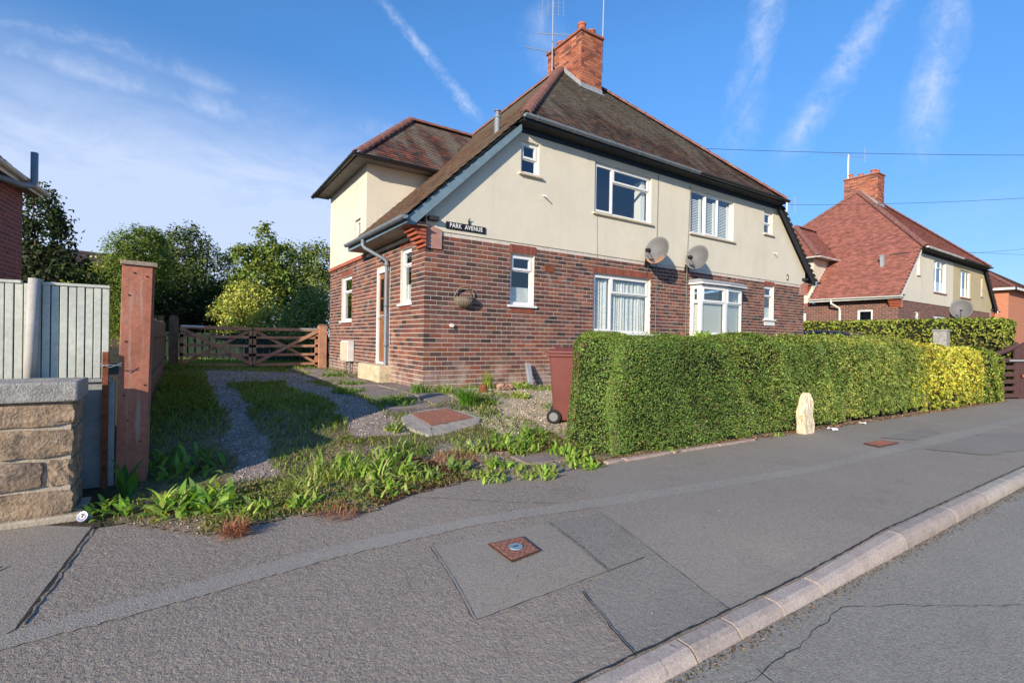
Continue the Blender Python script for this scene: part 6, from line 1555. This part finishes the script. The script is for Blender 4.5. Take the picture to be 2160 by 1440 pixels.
# ------------------------------------------------------------------ trees beyond the gate
def tree(name, label, base, trunk_h, blobs, n, leaf, cols, limbs=5, tr=.10, gap=.35, droop=.3, group='trees and shrubs behind the drive', clump=.16):
    t = thing(name, label, 'tree' if name.endswith('tree') else 'shrub', base, group); bx, by, bz = base
    b = MB(); top = Vector((blobs[0][0] - bx, blobs[0][1] - by, blobs[0][2] - bz)); b.tube([(0, 0, -.1), (.03, 0, trunk_h * .5), (.0, .03, trunk_h), tuple(top * .95)], [tr, tr * .8, tr * .6, tr * .25], 8)
    for i in range(limbs):
        c = blobs[i % len(blobs)]; q = Vector((c[0] - bx, c[1] - by, c[2] - bz)) + Vector((random.uniform(-.6, .6) * c[3], random.uniform(-.6, .6) * c[3], random.uniform(-.2, .7) * c[5])); s0 = Vector((0, 0, trunk_h * random.uniform(.4, 1)))
        b.tube([s0, s0.lerp(q, .5) + Vector((0, 0, -.1)), q], [tr * .45, tr * .3, tr * .08], 6)
    b.build('trunk', 'bark', t)
    vol = np.array([c[3] * c[4] * c[5] for c in blobs]) ** .75; cnt = rng.multinomial(n, vol / vol.sum()); Ps, Ns, Cs = [], [], []
    for c, k in zip(blobs, cnt):
        nc = max(6, k // 34); cen = unit(rng.normal(0, 1, (nc, 3))) * rng.uniform(.45, 1.0, (nc, 1)) ** .5; sub = rng.integers(0, nc, k)
        p = cen[sub] + rng.normal(0, clump, (k, 3)); sh = rng.uniform(.7, 1.3, nc)[sub]
        Ps.append(p * np.array(c[3:6]) + np.array(c[:3]) - np.array(base)); Ns.append(unit(p) + np.array([0, 0, .4])); Cs.append(palette_np(k, cols, .2) * sh[:, None])
    P, Nn, C = np.concatenate(Ps), np.concatenate(Ns), np.concatenate(Cs); l = leaf * rng.uniform(.6, 1.4, len(P))
    V, F = leaves_np(P, Nn, l, l * rng.uniform(.35, .6, len(P)), .8, droop); np_mesh('crown', V, F, C, 'leaf', t, kind='stuff')
DK = [(.075, .11, .03), (.10, .14, .036), (.13, .165, .042), (.055, .085, .026)]
MG = [(.22, .29, .055), (.27, .33, .065), (.17, .235, .048)]
LG = [(.42, .46, .09), (.48, .50, .11), (.34, .40, .075), (.54, .52, .16)]
tree('dark_tree', 'dark airy tree beside the corner of the left brick house', (-6.6, 9.5, 0), 2.6, [(-6.6, 9.5, 3.0, .75, .7, 1.0), (-6.5, 9.5, 3.9, .5, .5, .7), (-6.2, 9.3, 2.2, .9, .6, .7)], 6080, .12, [(.04, .06, .022), (.055, .08, .026)], droop=.8)
tree('garden_shrub', 'pale green shrub left of the clipped round tree', (-6.2, 14.5, 0), 1.2, [(-6.3, 14.5, 2.3, .9, .7, .9), (-5.6, 14.3, 2.9, .7, .6, .8), (-6.0, 14, 1.4, 1.2, .8, .9)], 6840, .11, MG + LG)
tree('round_tree', 'dense rounded dark green tree behind the red gate post', (-4.75, 12.3, 0), 1.4, [(-4.75, 12.3, 3.0, 1.0, .9, 1.35), (-4.75, 12.2, 1.9, 1.15, .9, 1.4), (-4.5, 12.2, 3.6, .7, .7, .8)], 24000, .075, [(.12, .175, .03), (.15, .21, .036), (.175, .235, .042)], clump=.08)
tree('dark_tree', 'tall dark broad tree left of the pale feathery tree', (-3.1, 15.5, 0), 2.4, [(-3.4, 15.6, 4.1, 1.0, .9, 1.0), (-2.5, 15.4, 3.4, 1.0, .9, 1.0), (-3.6, 15, 2.3, 1.3, 1, 1.2), (-2.3, 15, 2.0, 1.3, 1, 1.1), (-4.4, 15.8, 3.9, .8, .8, .9)], 18050, .12, DK)
tree('feathery_tree', 'young feathery light green tree rising behind the field gate', (-1.25, 11.6, 0), 2.6, [(-1.15, 11.6, 4.1, .45, .4, .75), (-.65, 11.6, 3.6, .5, .45, .6), (-1.7, 11.6, 3.5, .45, .4, .6), (-1.2, 11.5, 2.8, .9, .7, .6), (-.5, 11.5, 2.7, .5, .5, .5)], 6840, .13, MG + [(.12, .18, .035)], tr=.06, limbs=9)
tree('garden_shrub', 'yellow-green leafy shrub directly behind the field gate', (-1.9, 10.7, 0), .8, [(-2.1, 10.7, 1.3, .75, .6, .75), (-1.3, 10.7, 1.5, .9, .6, .9), (-1.8, 10.8, 2.1, .6, .5, .55)], 8740, .10, LG, tr=.05)
tree('dark_tree', 'dark rounded tree top just left of the house block', (.9, 15.2, 0), 2.4, [(.6, 15.2, 4.0, .9, .8, .9), (1.5, 15, 4.1, .8, .8, .9), (.4, 15, 2.8, 1.3, .9, 1.0), (1.5, 14.6, 2.6, 1.0, .9, 1.2)], 12350, .12, DK + MG)
tree('garden_shrub', 'grey-green bushy shrub against the back corner of the house', (-.15, 9.3, 0), .8, [(-.1, 9.3, 1.4, .6, .5, .9), (.15, 9.3, 2.1, .45, .45, .7), (-.45, 9.4, 1.0, .55, .5, .7)], 8740, .075, [(.19, .25, .085), (.24, .29, .10), (.29, .34, .09)], tr=.05)
tree('dark_tree', 'dark low thicket filling the gap behind the left of gate', (-3.4, 12.0, 0), 1.0, [(-3.2, 12.0, 1.3, 1.1, .6, 1.2), (-2.6, 12.4, 1.6, .9, .6, 1.2), (-3.9, 11.4, 1.2, .6, .5, 1.1)], 9880, .11, [(.022, .04, .012), (.03, .052, .015)])
tree('dark_tree', 'dark thicket behind the teal parasol and gate right half', (.1, 12.6, 0), 1.0, [(-.4, 12.8, 1.2, 1.0, .6, 1.2), (.5, 12.6, 1.6, .9, .6, 1.4)], 7980, .11, [(.025, .045, .013), (.035, .06, .016)])

# extra growth that breaks up the verge between the drain slab and the pavement
for k, (x, y, r, n, L, w, c, lab) in enumerate((
        (-1.62, -3.62, .22, 110, .15, .026, BR + YG, 'ragged weeds just left of the red-brown dead grass'),
        (-.72, -3.05, .20, 110, .12, .022, YG, 'short yellowish weeds in front of the drain slab'),
        (-.72, -3.62, .16, 70, .13, .028, BR, 'leafy weeds between dead grass and loose paving'),
        (.30, -2.85, .20, 90, .13, .028, BR + MD, 'green weeds at the foot of the wheelie bin'),
        (-2.62, -3.55, .20, 120, .14, .014, YG, 'straggly pale grass at the end of the left wheel track'),
        (-1.45, -2.95, .24, 150, .15, .014, YG + MD, 'straggly grass where the right wheel track ends'),
        (-3.05, -3.85, .18, 90, .12, .022, YG + BR, 'low grey-green weeds left of the rusty dead tuft'),
        (-1.36, -2.30, .12, 70, .13, .020, MD + YG, 'small weeds overhanging the left end of the drain slab'))):
    weed('weed_clump', lab, x, y, r, n, L, w, c, .5, 1.0, lobed=.4)
